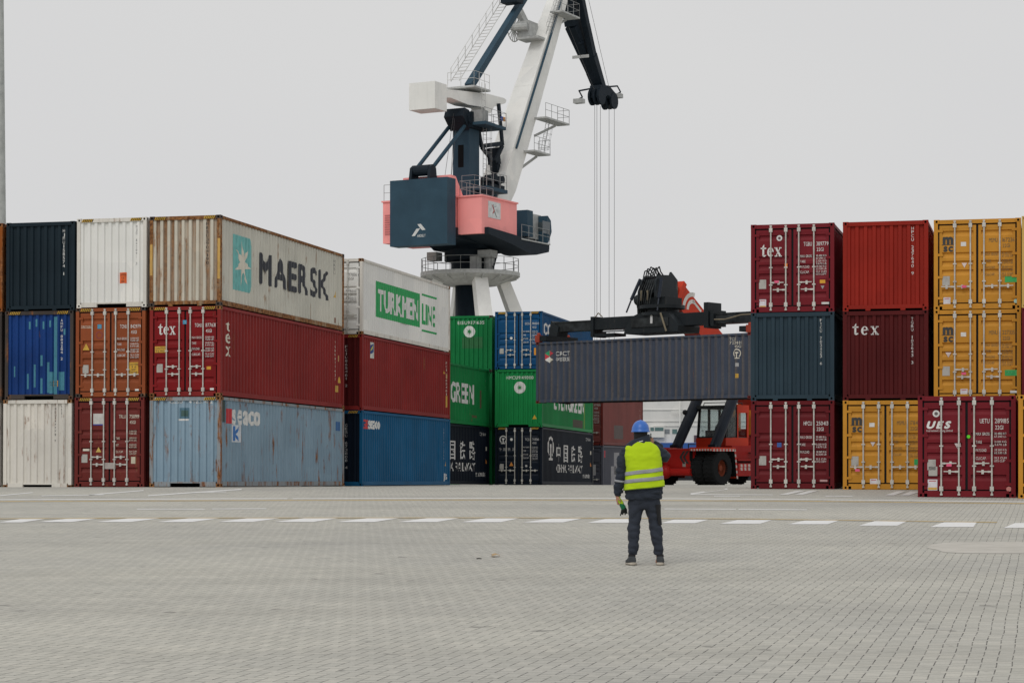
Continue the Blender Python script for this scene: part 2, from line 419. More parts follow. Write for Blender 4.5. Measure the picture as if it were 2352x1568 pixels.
# litter
lf = mat('dry_leaf_tan', (.42, .30, .17), .8); tw = mat('dark_twig', (.03, .028, .025), .8)
p = gpt(1137, 1278)
b = MB(); ring = []
for i in range(11):
    a = 2*PI*i/11; r = .058*(1+.25*math.sin(3*a+1)); ring.append((p.x+r*math.cos(a), p.y+r*1.5*math.sin(a), p.z+.012+.02*abs(math.sin(a*1.5))))
b.add(ring+[(p.x, p.y, p.z+.05)], [(i, (i+1) % 11, 11) for i in range(11)])
b.add([(x, y, p.z+.004) for x, y, z in ring], [tuple(range(11))])
tag(b.build('dry_leaf', lf, fix=False), 'curled tan dry leaf lying on the grey paving', 'leaf')
p = gpt(1100, 1283.5); b = MB(); b.path([(p.x-.03, p.y, p.z+.008), (p.x, p.y+.01, p.z+.011), (p.x+.033, p.y, p.z+.007)], .007, 6)
tag(b.build('twig', tw), 'short dark twig on the paving beside the dry leaf', 'twig')
# ---------------------------------------------------------------- containers
W = 2.438
RV = Vector((math.cos(TH), -math.sin(TH), 0)); EV = Vector((math.sin(TH), math.cos(TH), 0))
STEEL = mat('galvanised_steel', (.55, .54, .50), .5, .15, .15, 6)
RUBBER = mat('black_door_gasket', (.012, .014, .016), .7)
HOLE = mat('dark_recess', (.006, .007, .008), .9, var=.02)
YB = [mat('hazard_yellow', (.55, .33, .04), .6, var=.2), mat('hazard_black', (.02, .02, .02), .6)]
INK = {}
def ink(c):
    k = tuple(round(x, 3) for x in c)
    if k not in INK:
        t = NT('lettering_paint'); v = t.coord((1, 1, .5))
        f = t.ramp(t.noise(v, 7, 6, .7), [(.3, .72), (.55, 1)])
        t.link(t.mix(1.0, c, f, 'MULTIPLY'), t.b.inputs['Base Color']); t.b.inputs['Roughness'].default_value = .6
        INK[k] = t.m
    return INK[k]
WH = (.70, .70, .68); CR = (.66, .62, .52); BK = (.035, .035, .035); GY = (.20, .20, .20); SIL = (.40, .39, .36)

def prof_points(a, b, period, flat, slope, d):
    """trapezoidal corrugation: list of (coordinate, depth)"""
    n = max(1, round((b-a)/period)); p = (b-a)/n; k = p/period
    fl, sl = flat*k, slope*k; pts = []
    x = a
    for i in range(n):
        pts += [(x, 0), (x+fl, 0), (x+fl+sl, d), (x+p-sl, d)]
        x += p
    pts += [(b, 0)]
    return pts
def prof_at(pts, x):
    for (a, p), (b, q) in zip(pts, pts[1:]):
        if a <= x <= b: return p+(q-p)*(x-a)/max(b-a, 1e-6)
    return pts[0][1] if x < pts[0][0] else pts[-1][1]
def casting_mesh(m):
    k = ('cast', m.name)
    if k in _mats: return _mats[k]
    b = MB(); hx, hy, hz = .081, .089, .059
    def face(c, du, dv, n):
        c, du, dv, n = map(Vector, (c, du, dv, n)); hu, hv = .42, .62
        o = [c-du-dv, c+du-dv, c+du+dv, c-du+dv]; i = []
        for k2 in range(8):
            a = PI/8+k2*PI/4; i.append(c+du*(hu*math.cos(a))+dv*(hv*math.sin(a)))
        dp = [p-n*.06 for p in i]
        vs = o+i+dp
        fs = [(0, 1, 4+6, 4+5), (1, 2, 4+0, 4+7), (2, 3, 4+2, 4+1), (3, 0, 4+4, 4+3), (1, 4+7, 4+6), (2, 4+1, 4+0), (3, 4+3, 4+2), (0, 4+5, 4+4)]
        b.add(vs, fs, 0); b.add(vs, [(4+j, 4+(j+1) % 8, 12+(j+1) % 8, 12+j) for j in range(8)]+[tuple(range(12, 20))], 1)
    face((0, -hy, 0), (hx, 0, 0), (0, 0, hz), (0, -1, 0)); face((0, hy, 0), (-hx, 0, 0), (0, 0, hz), (0, 1, 0))
    face((hx, 0, 0), (0, hy, 0), (0, 0, hz), (1, 0, 0)); face((-hx, 0, 0), (0, -hy, 0), (0, 0, hz), (-1, 0, 0))
    b.add([(x, y, hz) for x, y in ((-hx, -hy), (hx, -hy), (hx, hy), (-hx, hy))], [(0, 1, 2, 3)])
    b.add([(x, y, -hz) for x, y in ((-hx, -hy), (hx, -hy), (hx, hy), (-hx, hy))], [(3, 2, 1, 0)])
    _mats[k] = b.mesh('corner_casting', [m, HOLE], fix=False); return _mats[k]

BARS = (-.63, -.19, .19, .63)
GROOVES = ((.095, .06), (.375, .055), (.485, .055), (.60, .055), (.855, .06))
def decal(root, L, H, face, V, Fc, color, name, profs, lift=.004):
    """flat lettering laid on the front or right wall, following its corrugation"""
    if not V: return
    bm = bmesh.new(); vs = [bm.verts.new((p[0], p[1], 0)) for p in V]
    for f in Fc:
        try: bm.faces.new([vs[i] for i in f])
        except ValueError: pass
    pr = profs.get(face)
    if pr:
        x0 = min(p[0] for p in V); x1 = max(p[0] for p in V)
        bmesh.ops.triangulate(bm, faces=bm.faces)
        for x, _ in pr:
            if x0 < x < x1:
                bmesh.ops.bisect_plane(bm, geom=bm.verts[:]+bm.edges[:]+bm.faces[:], plane_co=(x, 0, 0), plane_no=(1, 0, 0), dist=1e-5)
    for v in bm.verts:
        u, z = v.co.x, v.co.y; d = prof_at(pr, u) if pr else 0
        if face == 'F': v.co = (u, -L/2+.03+d-lift if pr else -L/2+.018-lift, z)
        else: v.co = (W/2-.03-d+lift, -L/2+u, z)
    me = bpy.data.meshes.new(name); bm.to_mesh(me); bm.free(); me.materials.append(ink(color))
    o = bpy.data.objects.new(name, me); COL.objects.link(o); o.parent = root
    return o
def quad(u, v, w_, h): return [(u, v), (u+w_, v), (u+w_, v+h), (u, v+h)], [(0, 1, 2, 3)]
def merge(parts):
    V = []; Fc = []
    for a, f in parts:
        o = len(V); V += a; Fc += [tuple(o+i for i in q) for q in f]
    return V, Fc
def vtext(s, uc, vtop, step, cw, ch):
    out = []
    for i, c in enumerate(s):
        if c == ' ': continue
        wd = cw*(.35 if c in '1I' else 1)
        out.append(text_poly(c, uc-wd/2, vtop-(i+1)*step+(step-ch)/2, wd, ch, .0))
    return merge(out)
def table(rows, u0, w0, u1, w1, vtop, dv, ch):
    out = []
    for i, (a, b1, b2) in enumerate(rows):
        v = vtop-i*dv
        if a: out.append(text_poly(a, u0, v-ch, w0*min(1, len(a)/9), ch, .015))
        out.append(text_poly(b1, u1, v-ch*.75, w1, ch*.72, .012)); out.append(text_poly(b2, u1, v-ch*1.75, w1, ch*.72, .012))
    return merge(out)
def disc(u, v, r, n=20, r0=0):
    if r0 == 0: return [(u+r*math.cos(2*PI*i/n), v+r*math.sin(2*PI*i/n)) for i in range(n)], [tuple(range(n))]
    V = [(u+q*math.cos(2*PI*i/n), v+q*math.sin(2*PI*i/n)) for q in (r0, r) for i in range(n)]
    return V, [(i, (i+1) % n, n+(i+1) % n, n+i) for i in range(n)]
def star(u, v, r, k, n, rot=PI/2, sx=1):
    V = [(u, v)]
    for i in range(2*n):
        q = r if i % 2 == 0 else r*k; a = rot+PI*i/n; V.append((u+q*math.cos(a)*sx, v+q*math.sin(a)))
    return V, [(0, 1+i, 1+(i+1) % (2*n)) for i in range(2*n)]
def serif_tex(u, v, w_, h, gap=0):
    """bold slab-serif lower-case lettering t e x"""
    k = h/1.0; out = []
    def S(ps, ox): out.append(([(u+(ox+a)*sx, v+b*k) for a, b in ps], [tuple(range(len(ps)))]))
    sx = w_/(2.30+2*gap)
    S([(.18, .10), (.38, .10), (.38, 1.0), (.18, .80)], 0); S([(.0, .62), (.60, .62), (.60, .72), (.0, .72)], 0)
    S([(.18, .10), (.26, .02), (.42, .0), (.60, .10), (.58, .16), (.44, .11), (.38, .16), (.38, .2)], 0)
    o = .70+gap
    n = 22; ro = []; ri = []
    for i in range(n+1):
        a = math.radians(0+i*(318)/n); ro.append((.36+.36*math.cos(a), .36+.37*math.sin(a))); ri.append((.38+.16*math.cos(a), .37+.30*math.sin(a)))
    for i in range(n): S([ro[i], ro[i+1], ri[i+1], ri[i]], o)
    S([(.2, .36), (.72, .36), (.72, .44), (.2, .44)], o)
    o = 1.50+gap*2
    S([(.05, .70), (.27, .70), (.75, .03), (.53, .03)], o); S([(.58, .70), (.67, .70), (.20, .03), (.11, .03)], o)
    for a in (0, .50): S([(a, .65), (a+.33-.06*(a > 0), .65), (a+.33-.06*(a > 0), .73), (a, .73)], o)
    for a in (.02, .46): S([(a, 0), (a+.30+.04*(a > .1), 0), (a+.30+.04*(a > .1), .08), (a, .08)], o)
    return merge(out)
def rail_emblem(u, v, s, sx=1.0):
    """ring open at the foot with a rail section inside"""
    out = []; n = 26
    for i in range(n):
        a0 = math.radians(-58+i*296/n); a1 = math.radians(-58+(i+1)*296/n)
        P = lambda q, a: (u+q*s*sx*math.cos(a), v+.12*s+q*s*math.sin(a))
        out.append(([P(1, a0), P(1, a1), P(.76, a1), P(.76, a0)], [(0, 1, 2, 3)]))
    q = lambda a, b, c, d: ([(u+a*s*sx, v+c*s), (u+b*s*sx, v+c*s), (u+b*s*sx, v+d*s), (u+a*s*sx, v+d*s)], [(0, 1, 2, 3)])
    out += [q(-.36, .36, .12, .42), q(-.13, .13, -.85, .12), q(-.62, .62, -1.05, -.85)]
    return merge(out)
def star_emblem(u, v, r):
    return [(disc(u, v, r, 28), WH), (star(u, v, r*.52, .38, 8, 0), (.01, .22, .05))]

def container(L, H, corner, label, pm, door=False, tilt=0.0, yaw=-TH, marks=(), fm=None, cap_m=None, goose=True, stripes=True, handles='one', side_m=None, end_m=None, dents=0, post_marks=(), pitch=None):
    """corner: world position of the front right bottom corner; local x right, y away along the length, z up"""
    rot = Matrix.Rotation(yaw, 3, 'Z') @ Matrix.Rotation(tilt, 3, 'X')
    loc = Vector(corner)-rot @ Vector((W/2, -L/2, 0))
    R = empty('shipping_container', loc, (tilt, 0, yaw), label, 'container', 'shipping containers in the yard')
    fm = fm or pm; side_m = side_m or pm; end_m = end_m or pm
    hw, hl = W/2, L/2
    # frame: corner posts, top and bottom rails, headers
    b = MB()
    for sx in (-1, 1):
        for sy in (-1, 1):
            b.box(*sorted((sx*hw, sx*(hw-.115))), *sorted((sy*hl, sy*(hl-.14))), .118, H-.118)
        b.box(*sorted((sx*(hw-.006), sx*(hw-.075))), -hl+.178, hl-.178, H-.105, H-.012)
        b.box(*sorted((sx*(hw-.008), sx*(hw-.055))), -hl+.178, hl-.178, .035, .185)
    for sy in (-1, 1):
        b.box(-hw+.162, hw-.162, *sorted((sy*(hl-.004), sy*(hl-.10))), H-.125, H-.008)
        y0, y1 = sorted((sy*(hl-.004), sy*(hl-.09)))
        if sy < 0 and not door and goose:
            for a, c in ((-hw+.162, -.52), (.52, hw-.162)): b.box(a, c, y0, y1, .02, .17)
            b.box(-.52, .52, y0+.012, y1, .125, .172)
        elif sy < 0 and not door:
            b.box(-hw+.162, hw-.162, y0, y1, .06, .17)
            for a in (-.5, .5): b.box(a-.07, a+.07, y0+.002, y1-.002, .005, .06)
        else:
            b.box(-hw+.162, -.98, y0, y1, .1, .17); b.box(.98, hw-.162, y0, y1, .1, .17); b.box(-.98, .98, y0, y1, .015, .17)
    b.build('frame', fm, R)
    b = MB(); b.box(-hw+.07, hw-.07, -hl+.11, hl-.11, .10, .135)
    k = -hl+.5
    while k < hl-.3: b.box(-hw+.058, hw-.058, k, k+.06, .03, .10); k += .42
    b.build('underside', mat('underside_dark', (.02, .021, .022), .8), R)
    b = MB(); b.box(-hw+.07, hw-.07, -hl+.09, hl-.09, H-.05, H-.022); b.build('roof', pm, R)
    cm = casting_mesh(cap_m or fm)
    for sx in (-1, 1):
        for sy in (-1, 1):
            for z in (.059, H-.059):
                o = bpy.data.objects.new('corner_casting', cm); COL.objects.link(o); o.parent = R
                o.location = (sx*(hw-.081+.003), sy*(hl-.089+.003), z)
    # side walls
    sp = prof_points(-hl+.14, hl-.14, *(pitch or (.278, .078, .058, .036)))
    rr = random.Random(L*H+corner[0]); dl = [(rr.uniform(-hl, hl), rr.uniform(.15, .5), rr.uniform(.02, .06)) for _ in range(dents)]
    for sx in (-1, 1):
        b = MB(); x = hw-.03; ny = len(sp); zs = [.18, .7, 1.2, 1.7, 2.2, H-.1] if dents else [.18, H-.1]; vs = []
        for z in zs:
            for y, d in sp:
                e = sum(a*math.exp(-((y-c)/s_)**2)*(.4+.6*math.exp(-((z-1.3)/.8)**2)) for c, s_, a in dl)
                vs.append((sx*(x-d-e*(.2 if z in (.18, H-.1) else 1)), y, z))
        b.add(vs, [(j*ny+i, j*ny+i+1, (j+1)*ny+i+1, (j+1)*ny+i) for j in range(len(zs)-1) for i in range(ny-1)])
        b.build('side_wall', side_m, R, fix=False)
    ep = prof_points(-hw+.11, hw-.11, .246, .092, .028, .050)
    profs = {'R': [(y+hl, d) for y, d in sp]}
    b = MB()
    b.add([(x, hl-.03-d, z) for z in (.17, H-.12) for x, d in ep], [(i, i+1, len(ep)+i+1, len(ep)+i) for i in range(len(ep)-1)])
    b.build('end_wall', end_m, R, fix=False)
    if not door:
        profs['F'] = ep
        b = MB(); n = len(ep)
        b.add([(x, -hl+.03+d, z) for z in (.17, H-.12) for x, d in ep], [(i+1, i, n+i, n+i+1) for i in range(n-1)])
        b.build('end_wall', end_m, R, fix=False)
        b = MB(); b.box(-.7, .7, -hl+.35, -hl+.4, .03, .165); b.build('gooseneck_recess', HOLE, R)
    else:
        z0, z1 = .205, H-.168; zz = z1-z0
        g_ = MB()
        g_.box(-hw+.115, hw-.115, -hl+.067, -hl+.085, .172, H-.126); g_.build('door_gasket', RUBBER, R)
        for sd_ in (-1, 1):
            xa, xb = sorted((sd_*.032, sd_*(hw-.158)))
            b = MB(); fy = -hl+.018
            b.box(xa, xb, fy, fy+.045, z0, z0+.10); b.box(xa, xb, fy, fy+.045, z1-.09, z1)
            b.box(xa, xa+.075, fy, fy+.045, z0+.10, z1-.09); b.box(xb-.075, xb, fy, fy+.045, z0+.10, z1-.09)
            pz = [(z0+.10, 0)]
            for c, hh in reversed(GROOVES):
                zc = z1-c*zz; hh = hh*zz/2+.03
                pz += [(zc-.105, 0), (zc-.025, .040), (zc+.035, .040), (zc+.058, 0)]
            pz += [(z1-.09, 0)]
            n = len(pz)
            b.add([(x, fy+.003+d, z) for x in (xa+.075, xb-.075) for z, d in pz], [(i, i+1, n+i+1, n+i) for i in range(n-1)])
            D = b.build('door', pm, R)
            for fz in (.06, .33, .62, .93):
                hb = MB(); xh = sd_*(hw-.145); hb.box(*sorted((xh-sd_*.11, xh+sd_*.035)), -hl-.004, -hl+.022, z0+fz*zz-.035, z0+fz*zz+.035)
                hb.build('hinge', pm, D)
            for bx in BARS:
                if bx*sd_ < 0: continue
                t_ = MB(); ty = -hl-.018
                t_.tube((bx, ty, .06), (bx, ty, H-.045), .022, 8)
                for z in (.165, H-.235): t_.box(bx-.048, bx+.048, ty-.03, -hl+.02, z, z+.12)
                for z in (.055, H-.085): t_.box(bx-.032, bx+.032, ty-.024, -hl+.01, z, z+.045)
                for fz in (.27, .5): t_.box(bx-.05, bx+.05, ty-.026, -hl+.02, z0+fz*zz-.018, z0+fz*zz+.018)
                t_.build('locking_bar', STEEL, D)
            hs = {'one': [(-.63, -1, .205), (-.19, -1, .205), (.19, 1, .205), (.63, 1, .205)],
                  'two': [(-.63, 1, .30), (-.19, -1, .205), (.19, 1, .30), (.63, -1, .205)]}[handles]
            for bx, dr, fz in hs:
                if bx*sd_ < 0: continue
                z = z0+fz*zz; t_ = MB(); ty = -hl-.03
                t_.box(*sorted((bx, bx+dr*.10)), ty-.012, ty+.012, z-.024, z+.024)
                t_.beam((bx+dr*.08, ty, z), (bx+dr*.38, ty-.01, z+.006), .018, .036, .016, .026)
                t_.box(*sorted((bx+dr*.20, bx+dr*.26)), ty-.012, -hl+.02, z-.06, z+.05)
                t_.build('door_handle', STEEL, D)
    if stripes:
        for sd_ in (-1, 1):
            b = MB()
            u0, u1 = sorted((sd_*(hw-.18), sd_*(hw-.56)))
            n = 6; st = (u1-u0)/n
            for i in range(2*n):
                a = u0+i*st/2
                b.add([(a-.02, -hl-.002, H-.115), (a+st/2-.02, -hl-.002, H-.115), (a+st/2+.03, -hl-.002, H-.022), (a+.03, -hl-.002, H-.022)], [(0, 1, 2, 3)], i % 2)
            b.build('hazard_stripes', YB, R, fix=False)
    for mk in marks:
        face, (V, Fc), c, nm = mk[:4]
        decal(R, L, H, face, V, Fc, c, nm, profs, mk[4] if len(mk) > 4 else .004)
    for sd_, z0_, z1_, c in post_marks:
        b = MB(); x0, x1 = sorted((sd_*(hw-.012), sd_*(hw-.10)))
        b.add([(x0, -hl-.003, z0_), (x1, -hl-.003, z0_), (x1, -hl-.003, z1_), (x0, -hl-.003, z1_)], [(0, 1, 2, 3)])
        b.build('height_warning_strip', ink(c), R, fix=False)
    return R
def T(s, u, v, w_, h, c=WH, bold=.015, it=0, face='F', name='lettering'): return (face, text_poly(s, u, v, w_, h, bold, it), c, name)
def Q(u, v, w_, h, c, face='F', name='sticker', lift=.004): return (face, quad(u, v, w_, h), c, name, lift)
def TRI(u, v, s, c=(.60, .36, .04), face='F', down=False):
    V = [(u-s*.55, v), (u+s*.55, v), (u, v+s)] if not down else [(u-s*.55, v+s), (u+s*.55, v+s), (u, v)]
    return (face, (V, [(0, 1, 2)]), c, 'warning_triangle')
LBS = [('MAX GROSS', '32.500 KGS', '71.650 LBS'), ('TARE', '3.840 KGS', '8.470 LBS'), ('PAYLOAD', '28.660 KGS', '63.180 LBS'), ('CUB.CAP.', '76.4 CUM', '2.700 CUFT')]
def door_marks(H, pre, num, typ, c=WH, rows=LBS, top=.768, tb=.665, dv=.062, small=1.0, plate=True):
    k = H
    out = [T(pre, .33, top*k, .24, .118, c), T(num, .70, top*k, .45, .118, c), T(typ, .71, (top-.062)*k, .20, .105, c),
           ('F', table(rows, .23, .34*small, .69, .30*small, tb*k, dv*k, .075), c, 'weight_table')]
    if plate: out.append(Q(-.98, .27*k, .21, .27, SIL, name='data_plate'))
    return out
def caution_sticker(u, v, w_, h, lines, bgc=(.60, .34, .03)):
    out = [Q(u, v, w_, h, bgc, name='caution_sticker')]; n = len(lines); dh = h*.9/n
    pr = []
    for i, s in enumerate(lines):
        wd = w_*(.86 if len(s) > 5 else .5); pr.append(text_poly(s, u+w_/2-wd/2, v+h*.95-(i+1)*dh+dh*.12, wd, dh*.72, .01))
    out.append(('F', merge(pr), BK, 'lettering', .008)); return out
def white_note(u, v, w_=.2, h=.26):
    return [Q(u, v, w_, h, (.66, .64, .68), name='paper_notice'), Q(u+.01, v+.015, w_-.02, h*.22, (.62, .38, .08), name='paper_notice', lift=.007), Q(u+.03, v+h*.82, w_-.06, h*.08, (.5, .12, .12), name='paper_notice', lift=.007)]

def stackpos(xr, Z, dx=0, dz=0.0):
    p = PX(xr, HY, Z); return Vector((p.x, p.y, gz(Z)+dz))+RV*dx
HC, ST = 2.896, 2.591
L40, L20 = 12.192, 6.058
# paints
P_navy = paint('dark_navy_container_paint', rgb('#1b2a33', .85), .02, .10, .15)
P_white = paint('white_container_paint', (.75, .75, .72), .05, .10, .05, .5)
P_white2 = paint('soiled_white_container_paint', (.66, .635, .58), .32, .38, .08, .6)
P_beige = paint('rusty_beige_container_paint', (.54, .51, .43), .34, .45, .12, .7, rustcol=((.17, .075, .03), (.38, .20, .09)), trough=(2.218/9, -1.109, .46, .90, 0, (.13, .055, .02), (.30, .15, .06), .9))
P_beige2 = paint('beige_grey_container_paint', (.58, .57, .50), .27, .36, .10, .7, rustcol=((.14, .06, .025), (.36, .19, .08)))
P_rustpost = paint('rust_stained_steel', (.30, .22, .14), .85, .5, .2, .75, rustcol=((.09, .035, .015), (.32, .15, .055)))
P_blue = paint('cobalt_blue_container_paint', rgb('#1a458c', .64), .14, .25, .2)
P_darkpost = paint('brown_grimy_frame', (.055, .045, .04), .4, .4, .2)
P_orange = paint('orange_brown_container_paint', rgb('#98502e', .80), .14, .22, .14)
P_red = paint('crimson_container_paint', rgb('#84171b', .85), .10, .20, .14)
P_redside = paint('brick_red_container_side', rgb('#822725', .98), .20, .26, .14)
P_maroon = paint('brown_maroon_container_paint', rgb('#6a2a26', .95), .22, .28, .16)
P_lblue = paint('pale_blue_container_paint', (.235, .335, .415), .36, .24, .10, .65)
P_lbpost = paint('grey_blue_rusty_frame', (.26, .29, .31), .5, .4, .1, .7)
P_dred = paint('dark_red_container_paint', rgb('#651a20', .9), .05, .16, .12)
P_ges = paint('deep_blue_container_paint', rgb('#145c86', .85), .06, .14, .16)
P_ink = paint('blackish_navy_paint', rgb('#0d1826', .9), .04, .12, .12)
P_green = paint('bright_green_container_paint', rgb('#157f45', .82), .10, .18, .14)
P_green2 = paint('green_container_side', rgb('#1a8b4a', .80), .16, .20, .14)
P_cos = paint('royal_blue_container_paint', rgb('#0a5080', .75), .05, .12, .12)
P_bordo = paint('dusty_brown_red_paint', rgb('#7a4440', 1.0), .10, .2, .12)
P_slate = paint('slate_grey_container_paint', rgb('#4c4e58', 1.0), .12, .25, .12)
P_susp = paint('violet_grey_container_paint', rgb('#434b5a', .98), .16, .35, .14, .6, streak=1.2, trough=(11.912/33, -5.956, .03, .30, 1, (.085, .074, .068), (.15, .126, .11), .75))
P_steelblue = paint('slate_blue_container_paint', rgb('#364a56', .66), .03, .12, .12)
P_orred = paint('orange_red_container_paint', rgb('#9e2a1e', .78), .03, .10, .12)
P_tex = paint('dull_maroon_container_paint', rgb('#58191a', .8), .03, .14, .12)
P_tex2 = paint('wine_red_container_paint', rgb('#731e27', .92), .04, .12, .12)
P_yel = paint('mustard_yellow_container_paint', rgb('#c88e34', .88), .05, .14, .08)
P_cream = paint('cream_yellow_container_paint', rgb('#c8a860', 1.0), .05, .14, .08)
P_rusty = paint('orange_rusted_container_paint', rgb('#8a4a18', 1.0), .7, .4, .15)

TL = -.0085
C0 = stackpos(506, 67.0)
def up(p, *hs): return Vector(p)+Vector((0, 0, sum(hs)))
# column at the corner of the left block: pale blue, crimson, rusty beige
B0 = C0-RV*2.50; A0 = B0-RV*2.52+Vector((0, 0, -.06)); O0 = A0-RV*2.58

green_box = [Q(-.22, 2.20, .36, .34, (.07, .16, .22)), Q(-.16, 2.27, .24, .19, (.05, .11, .10), lift=.007), Q(-.25, 2.13, .35, .055, WH)]
kl = [Q(1.02, 1.46, .80, .56, (.62, .66, .70), 'R'), ('R', merge([quad(1.2, 1.5, .12, .48), ([(1.32, 1.74), (1.62, 1.98), (1.75, 1.98), (1.45, 1.72), (1.72, 1.5), (1.56, 1.5)], [(0, 1, 2, 3), (0, 3, 4, 5)])]), (.03, .16, .45), 'logo', .009)]
container(L40, HC, C0, 'pale blue container with white lettering at the foot of the left corner stack', P_lblue, tilt=TL, fm=P_lbpost, cap_m=P_rustpost, dents=3,
          marks=[T('GESU', -.54, 2.68, .44, .12, WH), T('492374 2', .12, 2.68, .82, .12, WH)]+green_box+kl +
          [Q(.62, 2.05, .42, .48, (.52, .03, .04), 'R'), ('R', text_poly('seaco', 1.08, 2.06, 2.5, .44, .035, gap=.05), WH, 'lettering'),
           Q(.06, 2.08, .52, .72, (.03, .12, .18), 'R'), Q(.06, 2.10, .36, .66, (.05, .07, .06), 'R', lift=.007), Q(11.3, 2.06, .5, .34, (.03, .12, .30), 'R'),
           Q(1.9, .2, .05, 1.5, (.06, .035, .02), 'R', 'scrape')])
gl = [Q(-.08, 2.32, .13, .13, (.02, .27, .45)), T('GL', -.06, 2.345, .09, .08)]
container(L40, HC, up(C0, HC), 'crimson container with white serif lettering on its doors, middle of the left corner stack', P_red, True, TL, fm=P_redside, side_m=P_redside, handles='two', cap_m=P_rustpost, dents=3,
          marks=door_marks(HC, 'TGHU', '877631 7', '45G1')+[('F', serif_tex(-.93, 1.99, .60, .37), WH, 'lettering')]+caution_sticker(-1.04, 1.42, .40, .2, ['CAUTION', '9 6 HIGH'])+gl +
          [Q(.74, .86, .15, .10, (.62, .30, .02)), Q(.86, .20, .13, .07, WH),
           ('R', merge([text_poly('t', .58, 2.12, .34, .40, .0), text_poly('e', .58, 1.73, .36, .33, .0), text_poly('x', .58, 1.32, .38, .33, .0)]), CR, 'lettering'),
           ('R', vtext('TGHU877631', 11.25, 2.5, .15, .08, .10), CR, 'lettering'), TRI(11.75, .95, .24, face='R'), Q(11.25, .6, .45, .24, (.55, .33, .05), 'R'), Q(11.62, 1.75, .12, .22, (.5, .3, .1), 'R')])
mk = [('F', vtext('MRSU3904190', .75, 2.68, .124, .075, .095), BK, 'lettering'),
      ('R', ([(1.2, .62), (2.62, .62), (2.85, .85), (2.85, 2.2), (2.62, 2.42), (1.2, 2.42)], [tuple(range(6))]), (.16, .47, .45), 'logo'),
      ('R', star(2.03, 1.52, .78, .36, 7, PI/2+.1, .88), (.68, .64, .54), 'logo', .009),
      ('R', text_poly('MAERSK', 3.5, 1.06, 7.1, 1.0, .03, gap=.10), (.028, .032, .042), 'lettering', .006),
      ('R', vtext('MRSU', 11.2, 2.6, .14, .1, .11), GY, 'lettering'), TRI(11.3, 1.2, .26, face='R'), Q(11.2, .25, .22, .2, (.20, .07, .03), 'R')]
container(L40, HC, up(C0, HC, HC), 'beige container streaked with rust, white star on a turquoise square, top of the corner stack', P_beige, tilt=TL, fm=P_rustpost, side_m=P_beige2, goose=False, cap_m=P_darkpost, dents=4,
          marks=mk, post_marks=[(-1, 1.0, 2.0, (.55, .33, .08)), (1, .85, 2.15, (.55, .33, .08))])
# second column
tri_plate = [TRI(-.86, 1.53, .22)]
container(L40, HC, B0-RV*.13, 'dark brown-red container with a blank white notice on its left door, on the ground', P_maroon, True, TL, fm=P_maroon, handles='two', cap_m=P_maroon,
          marks=door_marks(HC, 'TRLU', '750919 4', '45G1', CR, [('', '32.500 KGS', '71.650 LBS'), ('TARE', '3.890 KGS', '8.575 LBS'), ('NET', '28.610 KGS', '63.075 LBS'), ('CU. CAP.', '76.4 CUM', '2.698 CUFT')], .765, .63, .075, .85) +
          [Q(-.57, 2.0, .37, .37, (.55, .54, .51), name='blank_notice'), Q(-.57, 1.99, .37, .04, (.03, .05, .30), name='blank_notice', lift=.007), TRI(-.38, 1.12, .17, (.60, .42, .10)), Q(-.93, 1.16, .23, .07, CR), Q(.76, .75, .15, .22, (.55, .50, .38)),
           Q(-.2, .58, .42, .2, (.40, .36, .34), name='scraped_patch')])
container(L40, HC, up(B0, HC)-RV*.09, 'orange-brown container with a yellow caution label on its right door, in the left block', P_orange, True, TL, fm=P_orange, cap_m=P_darkpost,
          marks=door_marks(HC, 'TCNU', '842979 0', '45G1')+caution_sticker(.66, .74, .31, .38, ['CAUTION', '9 6', 'HIGH', 'CONTAINER'])+tri_plate +
          [Q(-.46, 2.22, .14, .14, (.02, .27, .45)), T('GL', -.44, 2.25, .10, .085), T('TRITON', -1.04, 2.27, .36, .055, CR), Q(-1.04, 2.245, .40, .012, CR), Q(.86, .20, .13, .06, WH),
           ('F', disc(-.40, 2.02, .12, 18, .09), (.25, .04, .04), 'stamp')])
container(L40, HC, up(B0, HC, HC)-RV*.05, 'white container with a bright orange caution sticker, top of its stack', P_white, tilt=TL, fm=P_white2, cap_m=P_white2,
          marks=[('F', vtext('TMJU 842091 3', .85, 2.76, .108, .07, .085), (.28, .28, .28), 'lettering')]+caution_sticker(.26, .78, .24, .35, ['CAUTION', '9 6', 'HIGH'], (.75, .13, .02)))
# leftmost column in view
container(L40, HC, A0-RV*.16, 'dirty white container with rust at its edges, on the ground at the left edge', P_white2, tilt=TL, fm=P_white2, cap_m=P_rustpost, stripes=False,
          marks=[('F', vtext('TMKU777779 7', .62, 2.75, .105, .075, .088), BK, 'lettering'), ('F', vtext('45G1', .84, 2.72, .105, .06, .085), BK, 'lettering')])
pq = [(-.93, .75, .07, .35), (-.46, .6, .07, .25), (-.46, .35, .06, .5), (-.22, .4, .07, .75), (.02, .2, .09, .5), (.02, 1.1, .08, .35), (.26, .22, .08, 1.0), (.33, .2, .16, .7), (.50, .15, .14, 2.55),
      (-.4, 2.3, .09, .25), (-.16, 2.38, .09, .25), (.09, 2.3, .09, .25), (.33, 2.36, .09, .22), (.70, .3, .2, .6), (.87, 2.1, .06, .2)]
container(L40, HC, up(A0, HC)-RV*.10, 'cobalt blue container with turquoise paint patches, middle of the left edge stack', P_blue, tilt=TL, fm=P_darkpost, cap_m=P_darkpost,
          marks=[('F', quad(*q), (.045, .21, .29), 'paint_patch', .0025+.0004*i) for i, q in enumerate(pq)]+[('F', vtext('AMFU 884284 2', .775, 2.63, .104, .075, .085), WH, 'lettering')]+caution_sticker(.31, .42, .36, .2, ['CAUTION', '2.9 M HIGH'], (.55, .24, .03)))
